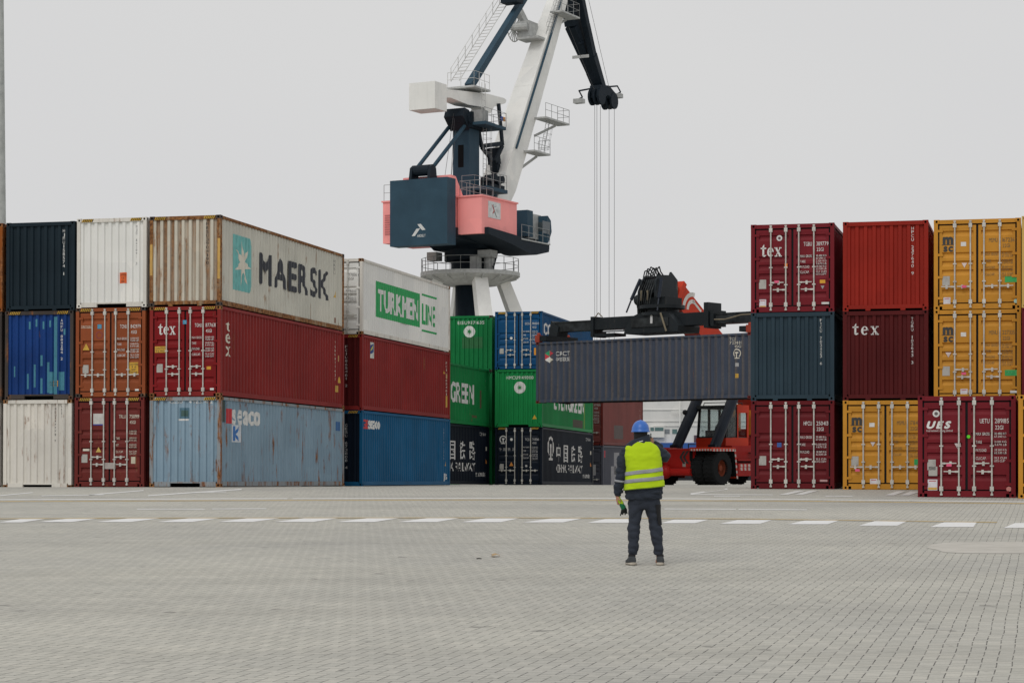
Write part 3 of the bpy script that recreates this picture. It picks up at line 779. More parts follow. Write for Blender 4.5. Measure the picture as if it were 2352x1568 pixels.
container(L40, HC, up(A0, HC, HC)-RV*.05, 'dark navy container with a white number down its end wall, top of its stack', P_navy, tilt=TL, goose=False, stripes=False, cap_m=P_navy,
          marks=[('F', vtext('HJMU158574 1', .80, 2.66, .127, .075, .10), WH, 'lettering')])
for i, (pm_, lab) in enumerate(((P_white2, 'container at the extreme left edge standing on the ground'), (P_darkpost, 'dark brown container at the extreme left edge, middle of its stack'), (P_rusty, 'rusty orange container at the extreme left edge, top of its stack'))):
    container(L40, HC, up(O0, HC*i)+RV*(-.05 if i == 2 else -.08 if i == 1 else -.16), lab, pm_, tilt=TL, stripes=False)
# second row behind the corner stack
D0 = stackpos(832, 80.1)
container(L40, HC, D0, 'deep blue container with a red and white logo, lowest in the second row', P_ges, tilt=TL, fm=P_ges, end_m=P_ink, dents=5,
          marks=[('F', vtext('GESU 673808 4', .55, 2.4, .135, .10, .10), WH, 'lettering'),
                 ('R', text_poly('GE', .16, 2.22, .68, .32, .05), (.55, .04, .04), 'lettering'), ('R', text_poly('seaco', .88, 2.22, 1.45, .31, .035, gap=.05), WH, 'lettering'),
                 ('R', vtext('GESU673808', 11.3, 2.5, .14, .08, .1), WH, 'lettering'), TRI(11.6, .85, .24, face='R'), ('R', text_poly('JB', 11.35, .25, .45, .28, .01), WH, 'chalk_mark')])
bird = [Q(1.1, 2.05, .42, .62, (.60, .60, .55), 'R'), ('R', merge([([(1.12, 2.2), (1.5, 2.3), (1.5, 2.62), (1.12, 2.55)], [(0, 1, 2, 3)])]), (.02, .06, .22), 'logo', .008), ('R', ([(1.15, 2.3), (1.3, 2.42), (1.46, 2.46), (1.46, 2.56), (1.25, 2.5)], [(0, 1, 2, 3, 4)]), (.55, .5, .08), 'logo', .012)]
container(L40, HC, up(D0, HC), 'brick red container with a small crest sticker, middle of the second row stack', P_redside, tilt=TL, end_m=P_tex, dents=2,
          marks=[('F', vtext('FCIU865461 2', .55, 2.5, .135, .10, .10), WH, 'lettering'), TRI(11.35, 1.95, .26, face='R'), ('R', vtext('FCIU865461', 11.75, 2.5, .15, .08, .1), CR, 'lettering'), Q(11.7, .5, .28, .5, (.55, .33, .05), 'R'), Q(11.72, 1.75, .1, .2, (.5, .3, .1), 'R')]+bird)
def turk():
    G = (.012, .34, .09); out = [Q(1.78, .80, 5.95, 1.40, G, 'R', 'logo', .003), ('R', text_poly('TURKMEN', 2.05, 1.08, 5.45, .82, .035, gap=.08), WH, 'lettering', .009)]
    out += [Q(8.02, 2.16, 2.25, .085, G, 'R', 'logo'), Q(8.02, .66, 2.25, .085, G, 'R', 'logo'), ('R', text_poly('LINE', 8.05, 1.0, 2.0, .82, .03, gap=.1), G, 'lettering', .005)]
    return out
container(L40, HC, up(D0, HC, HC), 'white container with a large green panel of lettering on its long side', P_white, True, TL, fm=P_white2, side_m=P_white, cap_m=P_rustpost, stripes=False, dents=1,
          marks=[T('777836 6', .60, 2.22, .50, .11, GY), T('45G1', .60, 2.08, .26, .10, GY), ('F', table(LBS, .55, .2, .72, .25, 1.72, .15, .07), GY, 'weight_table')]+turk())
# third row, one column further left
E0 = stackpos(964, 94.5)
def cr_marks(): return [('R', rail_emblem(2.05, 1.85, .56, 1.15), WH, 'logo'), ('R', text_poly('中国铁路', 3.4, 1.28, 6.2, .86, .0, gap=.75), WH, 'lettering'),
                        ('R', text_poly('CHINA RAILWAY', 3.4, .66, 6.2, .42, .01, gap=.12), WH, 'lettering'), ('R', text_poly('铁龙集装', 9.6, .42, 1.9, .19, .01), WH, 'lettering'),
                        ('R', text_poly('TCJU 763061', 10.4, 2.45, 1.2, .15), WH, 'lettering'), TRI(11.7, 1.05, .26, (.6, .22, .03), 'R'), Q(11.7, 1.7, .12, .2, CR, 'R')]
ever = [('R', text_poly('EVERGREEN', 1.9, 1.08, 7.5, .92, .03, gap=.08), WH, 'lettering'), ('R', vtext('EISU', 11.6, 2.4, .16, .08, .1), WH, 'lettering')]
container(L40, HC, E0, 'blackish navy container showing only the right half of its white lettering, on the ground', P_ink, tilt=TL, marks=cr_marks())
container(L40, HC, up(E0, HC), 'green container with block letters half hidden behind the white one', P_green2, tilt=TL, marks=ever+[Q(10.6, .9, .2, .9, (.10, .06, .03), 'R', 'rust_patch', .002), Q(9.0, .4, .9, .12, (.09, .08, .03), 'R', 'rust_patch', .002)], dents=2)
F0 = stackpos(1130, 107.6)
for i in range(2): container(L40, HC, up(F0, HC*i), 'dark green container deep in the gap between the green stacks', P_green, tilt=-.012, stripes=False)
def disc_marks(c0): return [('F', V, c, 'logo', .004+.004*i) for i, (V, c) in enumerate(star_emblem(.0, 2.08, .30))]
container(L40, HC, up(F0, HC*2), 'green container with a round white emblem and a darker square, top of the far stack', P_green, tilt=-.012, stripes=False, cap_m=P_darkpost,
          marks=[('F', text_poly('EISU9371635', -.62, 2.46, 1.4, .16, .02, gap=.16), WH, 'lettering'), Q(-.40, 1.22, 1.1, .58, (.012, .13, .035), 'F', 'paint_patch', .003)]+disc_marks(0))
# block with the royal blue doors
G0 = stackpos(1245, 105.0)
container(L40, HC, G0, 'blackish navy container with white rail emblem on its doors, on the ground', P_ink, True, -.013,
          marks=door_marks(HC, 'TCJU', '763061 6', '45G1', (.5, .5, .5))+cr_marks()+[('F', rail_emblem(-.80, 2.26, .19), WH, 'logo'), ('F', text_poly('中国铁路', -1.02, 1.72, .85, .14, .01, gap=.6), (.4, .4, .4), 'lettering'), TRI(-.37, .95, .2, (.6, .22, .03)), ('F', disc(-.37, 2.28, .07), WH, 'sticker'), ('F', disc(.4, .95, .06), (.4, .4, .4), 'sticker')])
container(L40, HC, up(G0, HC), 'green container with round emblem under the royal blue one', P_green2, tilt=-.013, side_m=P_green2, stripes=False,
          marks=[('F', text_poly('HMCU9149000', -.65, 2.40, 1.4, .16, .02, gap=.16), WH, 'lettering'), TRI(.82, .40, .22, (.65, .40, .03)), ('R', text_poly('EVERGREEN', 2.86, 1.02, 7.2, .92, .03, gap=.08), WH, 'lettering'), Q(9.9, .06, .28, 1.5, (.12, .28, .03), 'R', 'paint_patch', .003), Q(7.3, .2, 2.4, .42, (.06, .05, .03), 'R', 'paint_patch', .003)]+[('F', V, c, 'logo', .004+.004*i) for i, (V, c) in enumerate(star_emblem(.05, 1.98, .30))])
container(L40, HC, up(G0, HC*2), 'royal blue container with doors facing the yard, top of the stack beside the lifted one', P_cos, True, -.013, handles='two',
          marks=door_marks(HC, 'CICU', '191424 4', '45G1')+[('F', disc(-.38, 1.56, .07), WH, 'sticker'), Q(.80, .70, .2, .36, (.70, .28, .01)), ('R', text_poly('COSCO', .5, 1.8, 4.2, .55, .04), WH, 'lettering')])
# far stack glimpsed under the lifted container
H0 = stackpos(1385, 119.0)
container(L40, ST, H0, 'slate grey container with pale scuffs, on the ground behind the worker', P_slate, True, 0, side_m=P_slate,
          marks=[Q(.55, 1.9, .28, .4, (.5, .04, .06), 'R'), Q(2.4, .3, 1.6, 1.1, (.30, .30, .32), 'R', 'paint_patch', .003), Q(3.4, .9, 1.8, 1.3, (.28, .28, .30), 'R', 'paint_patch', .003), Q(.3, .9, .5, .6, (.4, .4, .42))], stripes=False)
container(L40, HC, up(H0, ST), 'dusty brown-red container behind the worker, upper of two', P_bordo, True, 0, fm=P_maroon, side_m=P_bordo, stripes=False,
          marks=door_marks(HC, 'TCLU', '117905 1', '45G1')+[('R', vtext('TCLU', 11.4, 2.3, .3, .14, .2), WH, 'lettering'), Q(3.4, .4, 2.6, .8, (.10, .075, .07), 'R', 'paint_patch', .003)])
# right block (20 ft boxes)
def tagp(u, v, c=(.75, .10, .22)): return Q(u, v, .13, .07, c, name='seal_tag', lift=.085)
K1 = stackpos(1916, 61.3); K2 = stackpos(2132, 60.5); K3 = stackpos(2345, 59.9); KU = stackpos(2333, 53.2); K4 = PX(2339, HY, 52.6); K4 = Vector((K4.x, K4.y, gz(52.6)))+RV*W
K5 = PX(2347, HY, 59.5); K5 = Vector((K5.x, K5.y, gz(59.5)))+RV*W
KG = [('MAX GROSS', '30.480 KG', '67.200 LB'), ('TARE', '2.120 KG', '4.670 LB'), ('PAYLOAD', '28.360 KG', '62.530 LB'), ('CU.CAP.', '33.2 CUM', '1.173 CUFT')]
container(L20, ST, K1, 'dark red container with closed doors and no logo, on the ground beside the red machine', P_dred, True, 0, handles='two', stripes=False,
          marks=door_marks(ST, 'HPCU', '250413 5', '22G1', rows=KG, top=.72, tb=.60, dv=.083)+[Q(-.45, 1.23, .13, .13, (.03, .10, .35)), Q(.80, .22, .22, .06, (.5, .3, .3))])
container(L20, ST, up(K1, ST), 'slate blue container with a white number down its corrugated end, middle of its stack', P_steelblue, goose=False, stripes=False,
          marks=[('F', vtext('FYCU 703423 6', .83, 2.40, .105, .065, .085), WH, 'lettering')])
container(L20, ST, up(K1, ST*2), 'wine red container with white serif lettering and a round sticker, top of its stack', P_tex2, True, 0, handles='two', stripes=False,
          marks=door_marks(ST, 'TGBU', '389779 9', '22G1', rows=KG, top=.745, tb=.645, dv=.06)+[('F', serif_tex(-.93, 1.64, .62, .37), WH, 'lettering'), ('F', disc(-.38, 2.18, .085, 20), WH, 'sticker'), ('F', disc(-.38, 2.18, .04, 16), (.12, .05, .06), 'sticker', .007)]+white_note(-.97, .13) +
          [Q(.80, .83, .16, .10, (.65, .32, .02)), TRI(.88, .66, .1, (.3, .3, .3), down=True), Q(.85, .22, .22, .06, WH), tagp(-.52, .86), Q(-.22, 1.28, .08, .15, (.75, .20, .02), name='seal_tag', lift=.05)])
msc = lambda H: [('F', text_poly('m', -.97, 1.90, .30, .18, .06), BK, 'lettering'), Q(-1.0, 1.86, .36, .018, BK), ('F', text_poly('sc', -.95, 1.68, .27, .14, .05), BK, 'lettering'), Q(-.46, 1.82, .15, .12, WH)]
BR = (.16, .11, .05)
container(L20, ST, K2, 'mustard yellow container with its right end hidden by a red one, on the ground', P_yel, True, 0, stripes=False,
          marks=door_marks(ST, 'MSMU', '178423 5', '22G1', BR, KG, .725, .62, .07, .9)+msc(ST)+[TRI(-.36, 1.25, .13, (.66, .60, .58), down=True)]+white_note(-.44, .06)+[Q(.82, .72, .28, .17, (.02, .35, .10)), tagp(-.86, .53)])
container(L20, ST, up(K2, ST), 'dull maroon container with white serif lettering on its corrugated end, middle of its stack', P_tex, goose=False, stripes=False,
          marks=[('F', serif_tex(-.95, 1.90, .76, .34, .14), WH, 'lettering'), ('F', vtext('TGBU 102643 3', .76, 2.40, .105, .065, .085), WH, 'lettering')])
container(L20, ST, up(K2, ST*2), 'orange-red container with a corrugated end and no doors, top of its stack', P_orred, goose=False, stripes=False,
          marks=[('F', vtext('HPCU 237640 9', .77, 2.42, .108, .07, .09), WH, 'lettering')])
container(L20, ST, K3, 'yellow container at the foot of the stack hidden behind the red one', P_yel, True, 0, stripes=False)
container(L20, ST, up(K3, ST), 'yellow container with a pink seal hanging from its handle, lower of the stacked pair', P_yel, True, 0, handles='two', stripes=False,
          marks=door_marks(ST, 'MSNU', '227335 0', '22G1', BR, KG, .72, .62, .065)+msc(ST)+[TRI(-.81, 1.22, .15, (.66, .55, .52), down=True)]+white_note(-.47, .06)+[Q(.77, .68, .36, .17, (.03, .38, .10)), T('EVER CLEANED', .80, .76, .3, .04), Q(.92, .19, .2, .07, WH), tagp(-.44, .72)])
container(L20, ST, up(K3, ST*2), 'mustard yellow container with a white paper at its lower left corner, top of its stack', P_yel, True, 0, stripes=False,
          marks=door_marks(ST, 'MSMU', '167236 7', '22G1', BR, KG, .74, .625, .075)+msc(ST)+[TRI(-.36, 1.2, .14, (.66, .55, .52), down=True)]+white_note(-.95, .10)+[Q(.77, .76, .36, .17, (.03, .38, .10)), ('F', disc(1.08, .22, .06), (.35, .55, .5), 'sticker'), tagp(-.43, .62)])
ues = [('F', disc(-.76, 2.14, .088, 20), WH, 'sticker'), ('F', disc(-.76, 2.14, .045, 16), (.12, .10, .10), 'sticker', .007), ('F', text_poly('UES', -1.0, 1.77, .62, .17, .06, .28, gap=.2), WH, 'lettering'), T('International Leasing Limited', -1.0, 1.68, .65, .055)]
container(L20, ST, KU, 'dark red container with a white triangle on its doors, standing alone nearest on the right', P_tex2, True, 0, handles='two', stripes=False,
          marks=door_marks(ST, 'UETU', '289185 3', '22G1', rows=KG, top=.73, tb=.64, dv=.08)+ues+[TRI(-.22, 1.23, .15, (.66, .55, .55), down=True), ('F', disc(.05, 1.55, .045), (.12, .70, .01), 'sticker', .03), ('F', disc(1.05, .22, .065), (.55, .22, .20), 'sticker'), tagp(-.50, .79), Q(-.95, .55, .22, .24, SIL, name='data_plate')]+white_note(-.97, .18, .24, .28))
container(L20, ST, K4, 'yellow container cut off by the right edge of the view, on the ground', P_yel, True, 0, stripes=False)
for i, pm_ in enumerate((P_tex, P_dred, P_cream)):
    if i: container(L20, ST, up(K5, ST*i), ('', 'dark container at the extreme right edge behind the yellow one', 'cream yellow container at the extreme right edge, topmost')[i], pm_, stripes=False)
    else: container(L20, ST, K5, 'dark container on the ground hidden behind the yellow one at the right edge', pm_, stripes=False)
# the lifted container: its long side faces the yard
AL = math.radians(40)
S0 = PX(1231, 926, 100.0)
def crct():
    cu, cv, r = .78, 2.20, .30; P = [(cu+r*math.cos(math.radians(90+60*i))*.95, cv+r*math.sin(math.radians(90+60*i))) for i in range(6)]
    c = (cu, cv); t3 = lambda a, b2: ([c, P[a], P[b2]], [(0, 1, 2)])
    return [('R', t3(0, 1), (.02, .30, .14), 'logo'), ('R', t3(5, 0), (.55, .04, .06), 'logo'), ('R', t3(1, 2), (.55, .04, .06), 'logo'), ('R', t3(2, 3), WH, 'logo'), ('R', t3(3, 4), CR, 'logo')]
LIFT = container(L40, HC, S0, 'violet-grey container hanging in the air from the lifting machine, hexagon logo at its left', P_susp, yaw=-(PI/2+AL), cap_m=P_maroon, stripes=False, dents=3, pitch=(.358, .12, .065, .050),
          marks=[Q(6.95, .2, .03, 2.5, (.03, .03, .045), 'R', 'seam'), Q(10.0, .2, .04, 2.5, (.03, .03, .045), 'R', 'seam'), Q(10.3, .2, .025, 2.5, (.04, .04, .055), 'R', 'seam')]+crct()+[('R', text_poly('CRCT', 1.18, 2.22, .85, .20, 0), WH, 'lettering'), ('R', text_poly('中铁联集', 1.18, 1.96, .85, .19, 0), WH, 'lettering'),
                        ('R', merge([text_poly('TCJU', 11.05, 2.58, .32, .14), text_poly('722148 1', 11.05, 2.41, .65, .13), text_poly('45G1', 11.3, 2.25, .34, .12)]), CR, 'lettering'), ('R', rail_emblem(11.42, 1.98, .20), CR, 'logo'), Q(11.35, 1.42, .16, .16, (.4, .4, .4), 'R'), Q(11.35, .92, .15, .19, (.6, .36, .05), 'R')])
# ---------------------------------------------------------------- harbour crane
CA = math.radians(28); CZD = 175.0
CR0 = Vector(((1080-1176)*CZD/F, CZD, gz(CZD)))
CRANE = empty('harbour_crane', CR0, (0, 0, -CA), 'tall harbour crane with white jib and coral pink machine house behind the green containers', 'crane')
cs, sn = math.cos(CA), math.sin(CA)
def cf(x, r):      # forward coordinate of the point seen in column x at side offset r
    q = (x-1176)/F
    return (q*(CZD-sn*r)-CR0.x-cs*r)/(sn-q*cs)
def cz_(y, r, f):  # height above the crane base for row y
    return CZ+(HY-y)*(CZD+cs*f-sn*r)/F-CR0.z
def CP(x, y, r=0.0):
    f = cf(x, r); return Vector((r, f, cz_(y, r, f)))
M_dk = paint('dark_slate_crane_paint', rgb('#314958', 1.0), .0, .12, .12)
M_dk2 = mat('black_blue_crane_steel', rgb('#1a242d'), .6)
M_wh = paint('off_white_crane_paint', (.80, .80, .77), .0, .10, .05)
M_grey = mat('light_grey_crane_steel', (.46, .47, .46), .55)
M_pink = paint('coral_pink_crane_paint', (.95, .36, .345), .0, .03, .04)
M_rail = mat('grey_handrail', (.30, .31, .31), .5)
M_rope = mat('steel_rope', (.10, .10, .105), .5)
M_glass = mat('dark_cab_glass', (.05, .07, .08), .12, spec=.6)
def railing(b, pts, h=1.1, r=.026, step=1.4, mid=True):
    for a, c in zip(pts, pts[1:]):
        a = Vector(a); c = Vector(c); n = max(1, round((c-a).length/step))
        for i in range(n+1):
            p = a.lerp(c, i/n); b.tube(p, p+Vector((0, 0, h)), r, 5)
        for k in ((h, h*.5) if mid else (h,)): b.tube(a+Vector((0, 0, k)), c+Vector((0, 0, k)), r*.85, 5)
def ladder(b, p0, p1, side, w=.55, step=.45, r=.026, cage=0):
    p0 = Vector(p0); p1 = Vector(p1); s = Vector(side).normalized()*(w/2)
    b.tube(p0-s, p1-s, r, 5); b.tube(p0+s, p1+s, r, 5)
    n = int((p1-p0).length/step)
    for i in range(1, n): q = p0.lerp(p1, i/n); b.tube(q-s, q+s, r*.7, 5)
    if cage:
        out = s.cross((p1-p0)).normalized()*cage
        m = max(2, int((p1-p0).length/1.3))
        for i in range(m+1):
            q = p0.lerp(p1, .12+.88*i/m); ring = [q-s]+[q+s*(-math.cos(PI*j/6)*1.3)+out*math.sin(PI*j/6) for j in range(7)]+[q+s]
            b.path(ring, r*.6, 4)
        for j in (1, 3, 5):
            o_ = s*(-math.cos(PI*j/6)*1.3)+out*math.sin(PI*j/6); b.tube(p0.lerp(p1, .12)+o_, p1+o_, r*.5, 4)
zt = CP(1080, 628)[2]                 # gallery deck height
# portal legs: each splays from the ring to a corner
for sx, sy in ((-1, -1), (1, -1), (1, 1), (-1, 1)):
    b = MB(); a = Vector((sx*2.0, sy*2.0, zt-.6)); k = Vector((sx*3.3, sy*3.3, zt-5.2)); g0 = Vector((sx*4.2, sy*4.2, 1.6))
    b.beam(a, k, 1.1, .9, 1.2, 1.1); b.beam(k+(a-k)*.02, g0, 1.2, 1.1, 1.5, 1.3); b.box(g0.x-1.5, g0.x+1.5, g0.y-.6, g0.y+.6, 0, 1.7)
    b.build('portal_leg', M_wh, CRANE)
b = MB(); b.lathe([(1.15, 1), (1.15, zt-7), (1.35, zt-6.4), (1.9, zt-6.2), (1.9, zt-5.6), (1.25, zt-5.3), (1.25, zt-.6)], (0, 0, 0), 20); b.build('slewing_column', M_dk2, CRANE, True)
R = 4.15
b = MB(); b.lathe([(1.3, zt-1.05), (2.3, zt-1.0), (R-.25, zt-.35), (R, zt-.3), (R, zt+.02), (1.3, zt+.03)], (0, 0, 0), 40)
for i in range(16):
    a = 2*PI*i/16; b.beam((2.2*math.cos(a), 2.2*math.sin(a), zt-.7), (R*.97*math.cos(a), R*.97*math.sin(a), zt-.35), .09, .5, .09, .25)
GAL = smooth_by_angle(b.build('gallery', M_grey, CRANE), 30)
b = MB(); ring = [(R*.98*math.cos(2*PI*i/20), R*.98*math.sin(2*PI*i/20), zt) for i in range(21)]; railing(b, ring, 1.15, .028, 1.6); b.build('handrail', M_rail, GAL)
zp = CP(1044, 560, 2.0)[2]            # underside of the upper works
b = MB(); b.lathe([(1.6, zt), (1.6, zt+.9), (2.1, zt+1.0), (2.1, zt+1.5), (1.75, zt+1.6), (1.75, zp-.9), (2.15, zp-.8), (2.15, zp+.1)], (0, 0, 0), 24)
smooth_by_angle(b.build('slewing_bearing', M_dk2, CRANE), 30)
b = MB(); b.box(-2.9, -2.0, -2.2, -1.2, zt+1.0, zt+1.7); b.box(1.7, 2.9, -1.8, -.6, zt+1.1, zt+1.7); b.box(1.2, 1.9, -2.2, -1.5, zt+.02, zt+1.2); b.lathe([(.45, 0), (.45, 1.3), (.3, 1.5)], (2.3, -.9, zt+.02), 10); b.build('slewing_drive', M_grey, CRANE)
b = MB(); ladder(b, CP(1122, 627, 2.6), CP(1138, 568, 2.2), (1, 0, 0), .7, .35, .05); b.build('access_ladder', M_dk2, CRANE)
# upper frame, tapering to both ends
f0, f1 = cf(897, -2.7), cf(1262, 4.9)
zb = CP(1080, 572)[2]; zd = CP(1113, 535, 2.4)[2]
def fz(u, v, d): return (d, u, v)
b = MB(); b.prism([(f0+.9, zd-.75), (-2.6, zb+.1), (-1.9, zb-.2), (1.9, zb-.2), (3.0, zb+.2), (f1-2.6, zb-.25), (f1-.6, zd-1.0), (f1-.3, zd-.55), (f1-.3, zd-.3), (4.2, zd), (f0+.9, zd)], fz, -2.4, 2.4)
zbb = CP(1180, 578, 4.5)[2]; b.prism([(-5.8, zd-.55), (-1.8, zbb+.5), (1.5, zbb), (f1-2.4, zbb), (f1-.1, zd-1.1), (f1, zd-.8), (f1, zd-.51), (-5.8, zd-.02)], fz, 2.405, 4.9)
b.prism([(-5.8, zd-.55), (-1.5, zb+.5), (3.0, zb+.5), (5, zd-.7), (5, zd-.4), (-5.8, zd-.02)], fz, -4.9, -2.405)
b.build('upper_frame', M_dk2, CRANE)
# counterweight block at the tail
r0, r1 = -2.65, 2.65
fa = cf(961, 0); zlo = CP(961, 563)[2]; zhi = CP(961, 411)[2]; zlo_r = zlo
b = MB(); b.box(r0, r1, fa, fa+1.35, zlo, zhi); CW = b.build('counterweight', M_dk, CRANE)
def rear(u, v): return (u, fa-.006, v)
px_r = lambda x: (x-961)/(1028-895)*(r1-r0); px_z = lambda y: zlo+(563-y)/(563-411)*(zhi-zlo)
def c3(x, y): return (845+x*.25, 343+y*.25)
b = MB()
for poly in ([(455, 688), (487, 686), (530, 742), (500, 745), (482, 727)], [(402, 795), (445, 730), (480, 727), (432, 794)]):
    b.add([rear(px_r(c3(*p)[0]), px_z(c3(*p)[1])) for p in poly], [tuple(range(len(poly)))])
u0 = px_r(c3(453, 0)[0]); V, Fc = text_poly('ARDELT', u0, px_z(c3(0, 806)[1]), px_r(c3(530, 0)[0])-u0, .20, .02)
b.add([rear(*p) for p in V], Fc); b.build('logo', ink((.62, .63, .62)), CW, fix=False)
# rear rope house on the counterweight with the two stays up to the mast head
pz = CP(981, 398); b = MB()
for s_ in (-.85, .85):
    b.prism([(fa+.1, zhi), (fa+1.3, zhi), (fa+1.15, zhi+.95), (fa+.7, zhi+1.2), (fa+.3, zhi+.95)], fz, s_-.12, s_+.12)
b.lathe([(.45, -.7), (.45, .7)], (0, fa+.72, zhi+.75), 16, (1, 0, 0)); b.build('rope_sheave_bracket', M_dk2, CRANE)
mh = CP(1050, 292, 0)
for s_ in (-.75, .75):
    b = MB(); b.tube((s_, fa+.75, zhi+.8), (s_, mh.y-.1, mh.z), .16, 10); b.build('stay', M_dk, CRANE, True)
# machine house: centre body and two side boxes
fb = cf(1053.5, 2.45)+.0; zl = CP(1060, 536, 3)[2]; zh = CP(1080, 452, 3.5)[2]
rr_ = 4.55
fe = cf(1187, rr_)
H1 = MB(); H1.box(2.35, rr_, fb, fe, zl, zh); H1.box(2.25, rr_+.1, fb-.1, fe+.1, zh, zh+.12)
MH = H1.build('machine_house', M_pink, CRANE)
b = MB(); b.box(-rr_-.1, -2.35, fb, fe-1.2, zl-.4, zh); b.box(-rr_-.2, -2.25, fb-.1, fe-1.1, zh, zh+.12)
MH2 = b.build('machine_house', M_pink, CRANE)
b = MB(); b.prism([(fa+1.36, zl), (-1.56, zl), (-1.56, zh+.05), (fa+3.4, zh+.1), (fa+2.1, zh+1.7), (fa+1.36, zh+1.75)], fz, -2.24, 2.24); b.build('machine_house', M_pink, CRANE)
b = MB()
for i in range(9): b.box(-rr_+.1, -rr_+1.1, fb-.05, fb-.005, zl+.3+i*.19, zl+.40+i*.19)
b.build('louvre', mat('coral_louvre', (.6,.2,.2), .6), MH2)
# sign on the side box
ff = lambda x: cf(x, rr_); zz_ = lambda y: cz_(y, rr_, cf(1135, rr_))
sgn = MB(); sgn.box(rr_+.005, rr_+.03, ff(1121), ff(1149), zz_(502), zz_(464)); SG = sgn.build('sign', mat('white_sign_panel', (.66, .68, .68), .5), MH)
def sg(u, v): return (rr_+.036, ff(1121)+u*(ff(1149)-ff(1121)), zz_(502)+v*(zz_(464)-zz_(502)))
for pts, c in (([(.28, .80), (.34, .80), (.52, .48), (.40, .28), (.33, .28), (.43, .48)], (.45, .06, .06)), ([(.46, .42), (.52, .44), (.70, .10), (.66, .08)], (.08, .12, .10)), ([(.40, .85), (.43, .85), (.47, .55), (.44, .55)], (.1, .12, .12)), ([(.50, .72), (.66, .78), (.66, .75), (.50, .69)], (.1, .12, .2))):
    b = MB(); b.add([sg(*p) for p in pts], [tuple(range(len(pts)))]); b.build('emblem', ink(c), SG, fix=False)
b = MB()
for s_, u, w_ in (('PORT', .60, .34), ('O', .06, .14)):
    V, Fc = text_poly(s_, u, .40, w_, .18, .0); b.add([sg(*p) for p in V], Fc)
b.build('lettering', ink((.45, .47, .47)), SG, fix=False)
# roof rails on the machine house
b = MB(); zr = zh+.12
railing(b, [(rr_-.2, fb+.1, zr), (2.5, fb+.1, zr), (2.5, fe-.3, zr)], 1.2, .024, 1.1); railing(b, [(-rr_, fb, zr), (-rr_+1.6, fb, zr)], 1.3, .024, 1.2); railing(b, [(1.0, -3.2, zh+.3), (2.2, -3.2, zh+.3), (2.2, -.2, zh+.3)], 1.9, .024, 1.0)
b.build('handrail', M_rail, MH)
# cab at the front right
fc0, fc1 = cf(1229, 3.6), cf(1266, 4.7); zc0 = CP(1245, 560, 4)[2]; zc1 = CP(1240, 497, 4)[2]
b = MB(); b.prism([(fc0, zc0), (fc1-.6, zc0), (fc1, zc0+1.0), (fc1-.15, zc1-.35), (fc1-.7, zc1), (fc0, zc1)], fz, 3.0, 4.75); CAB = b.build('cab', M_dk, CRANE)
b = MB(); b.box(4.755, 4.775, fc1-1.75, fc1-.35, zc0+.75, zc1-.5); b.box(3.1, 4.6, fc0-.02, fc0-.003, zc0+1.0, zc1-.5); b.build('window', M_glass, CAB)
b = MB(); b.box(2.6, 3.9, cf(1190, 3.2), cf(1226, 3.2), zd, CP(1205, 493, 3)[2]); b.build('electric_cabinet', M_grey, CRANE)
b = MB(); b.box(2.4, 4.4, cf(1187, 3.4), cf(1187, 3.4)+1.0, zd, CP(1195, 488, 3)[2]); b.build('electric_cabinet', M_dk, CRANE)
b = MB(); b.box(2.4, 4.95, fe+.15, f1+.1, zd-.5, zd-.4); WK = b.build('walkway', M_grey, CRANE)
b = MB(); railing(b, [(4.9, fe+.2, zd-.4), (4.9, f1+.05, zd-.4), (3.2, f1+.05, zd-.4)], 1.15, .024, 1.3); b.build('handrail', M_rail, WK)
# mast
mr0, mf0, mf1 = .78, -1.55, .15; zm0 = zd; zm1 = CP(1060, 262, 0)[2]
b = MB(); b.box(-mr0, mr0, mf0, mf1, zm0, zm1); MA = b.build('mast', M_dk, CRANE)
b = MB(); zs = CP(1060, 350)[2]; b.box(-.28, .24, mf0-.012, mf0-.002, zs-1.25, zs+.05+1.1*.5); b.build('opening', HOLE, MA)
b = MB(); zq = CP(1060, 296)[2]
b.box(-1.05, 1.05, mf0-.35, mf1+.4, zq, zq+.35); b.box(-1.1, 1.1, mf0-.2, mf1+.9, zm1-1.2, zm1+.1); b.prism([(mf0-1.3, zm1-.4), (mf0-.2, zm1-1.4), (mf0-.2, zm1+.2), (mf0-1.0, zm1+.3)], fz, -.9, .9)
for s_ in (-.95, .95): b.lathe([(.62, -.1), (.62, .1)], (s_, mf0+.1, zm1-.5), 16, (1, 0, 0))
b.build('mast_head', M_dk2, MA)
# service platforms on the mast with rails, ladder in a cage
za = CP(1110, 288, 1)[2]; fw = cf(1148, 1.6)
b = MB(); b.box(-.2, 2.2, mf1, fw, za-.25, za); b.box(.79, 2.3, mf0, mf1, za-.25, za); P1 = b.build('service_platform', M_dk, MA)
b = MB(); railing(b, [(2.2, mf0, za), (2.2, fw, za), (-.2, fw, za)], 1.15, .024, 1.2); b.box(.8, 1.9, mf0+.2, mf0+1.2, za, za+1.0); b.build('handrail', M_rail, P1)
b = MB(); b.box(2.15, 2.19, fw-.9, fw-.5, za+.45, za+.8); b.build('flag_plate', ink((.03, .06, .25)), P1); b = MB(); b.box(2.15, 2.19, fw-.45, fw-.1, za+.45, za+.8); b.build('flag_plate', ink((.6, .25, .05)), P1)
zb2 = CP(1120, 436, 1)[2]
b = MB(); b.box(.8, 2.3, mf0+.3, cf(1149, 1.6), zb2-.3, zb2); b.box(-1.2, .8, mf1, cf(1140, .2), zb2-.3, zb2); P2 = b.build('service_platform', M_dk, MA)
b = MB(); railing(b, [(2.25, mf0+.3, zb2), (2.25, cf(1148, 1.6), zb2)], 1.2, .024, 1.0); b.build('handrail', M_rail, P2)
b = MB()
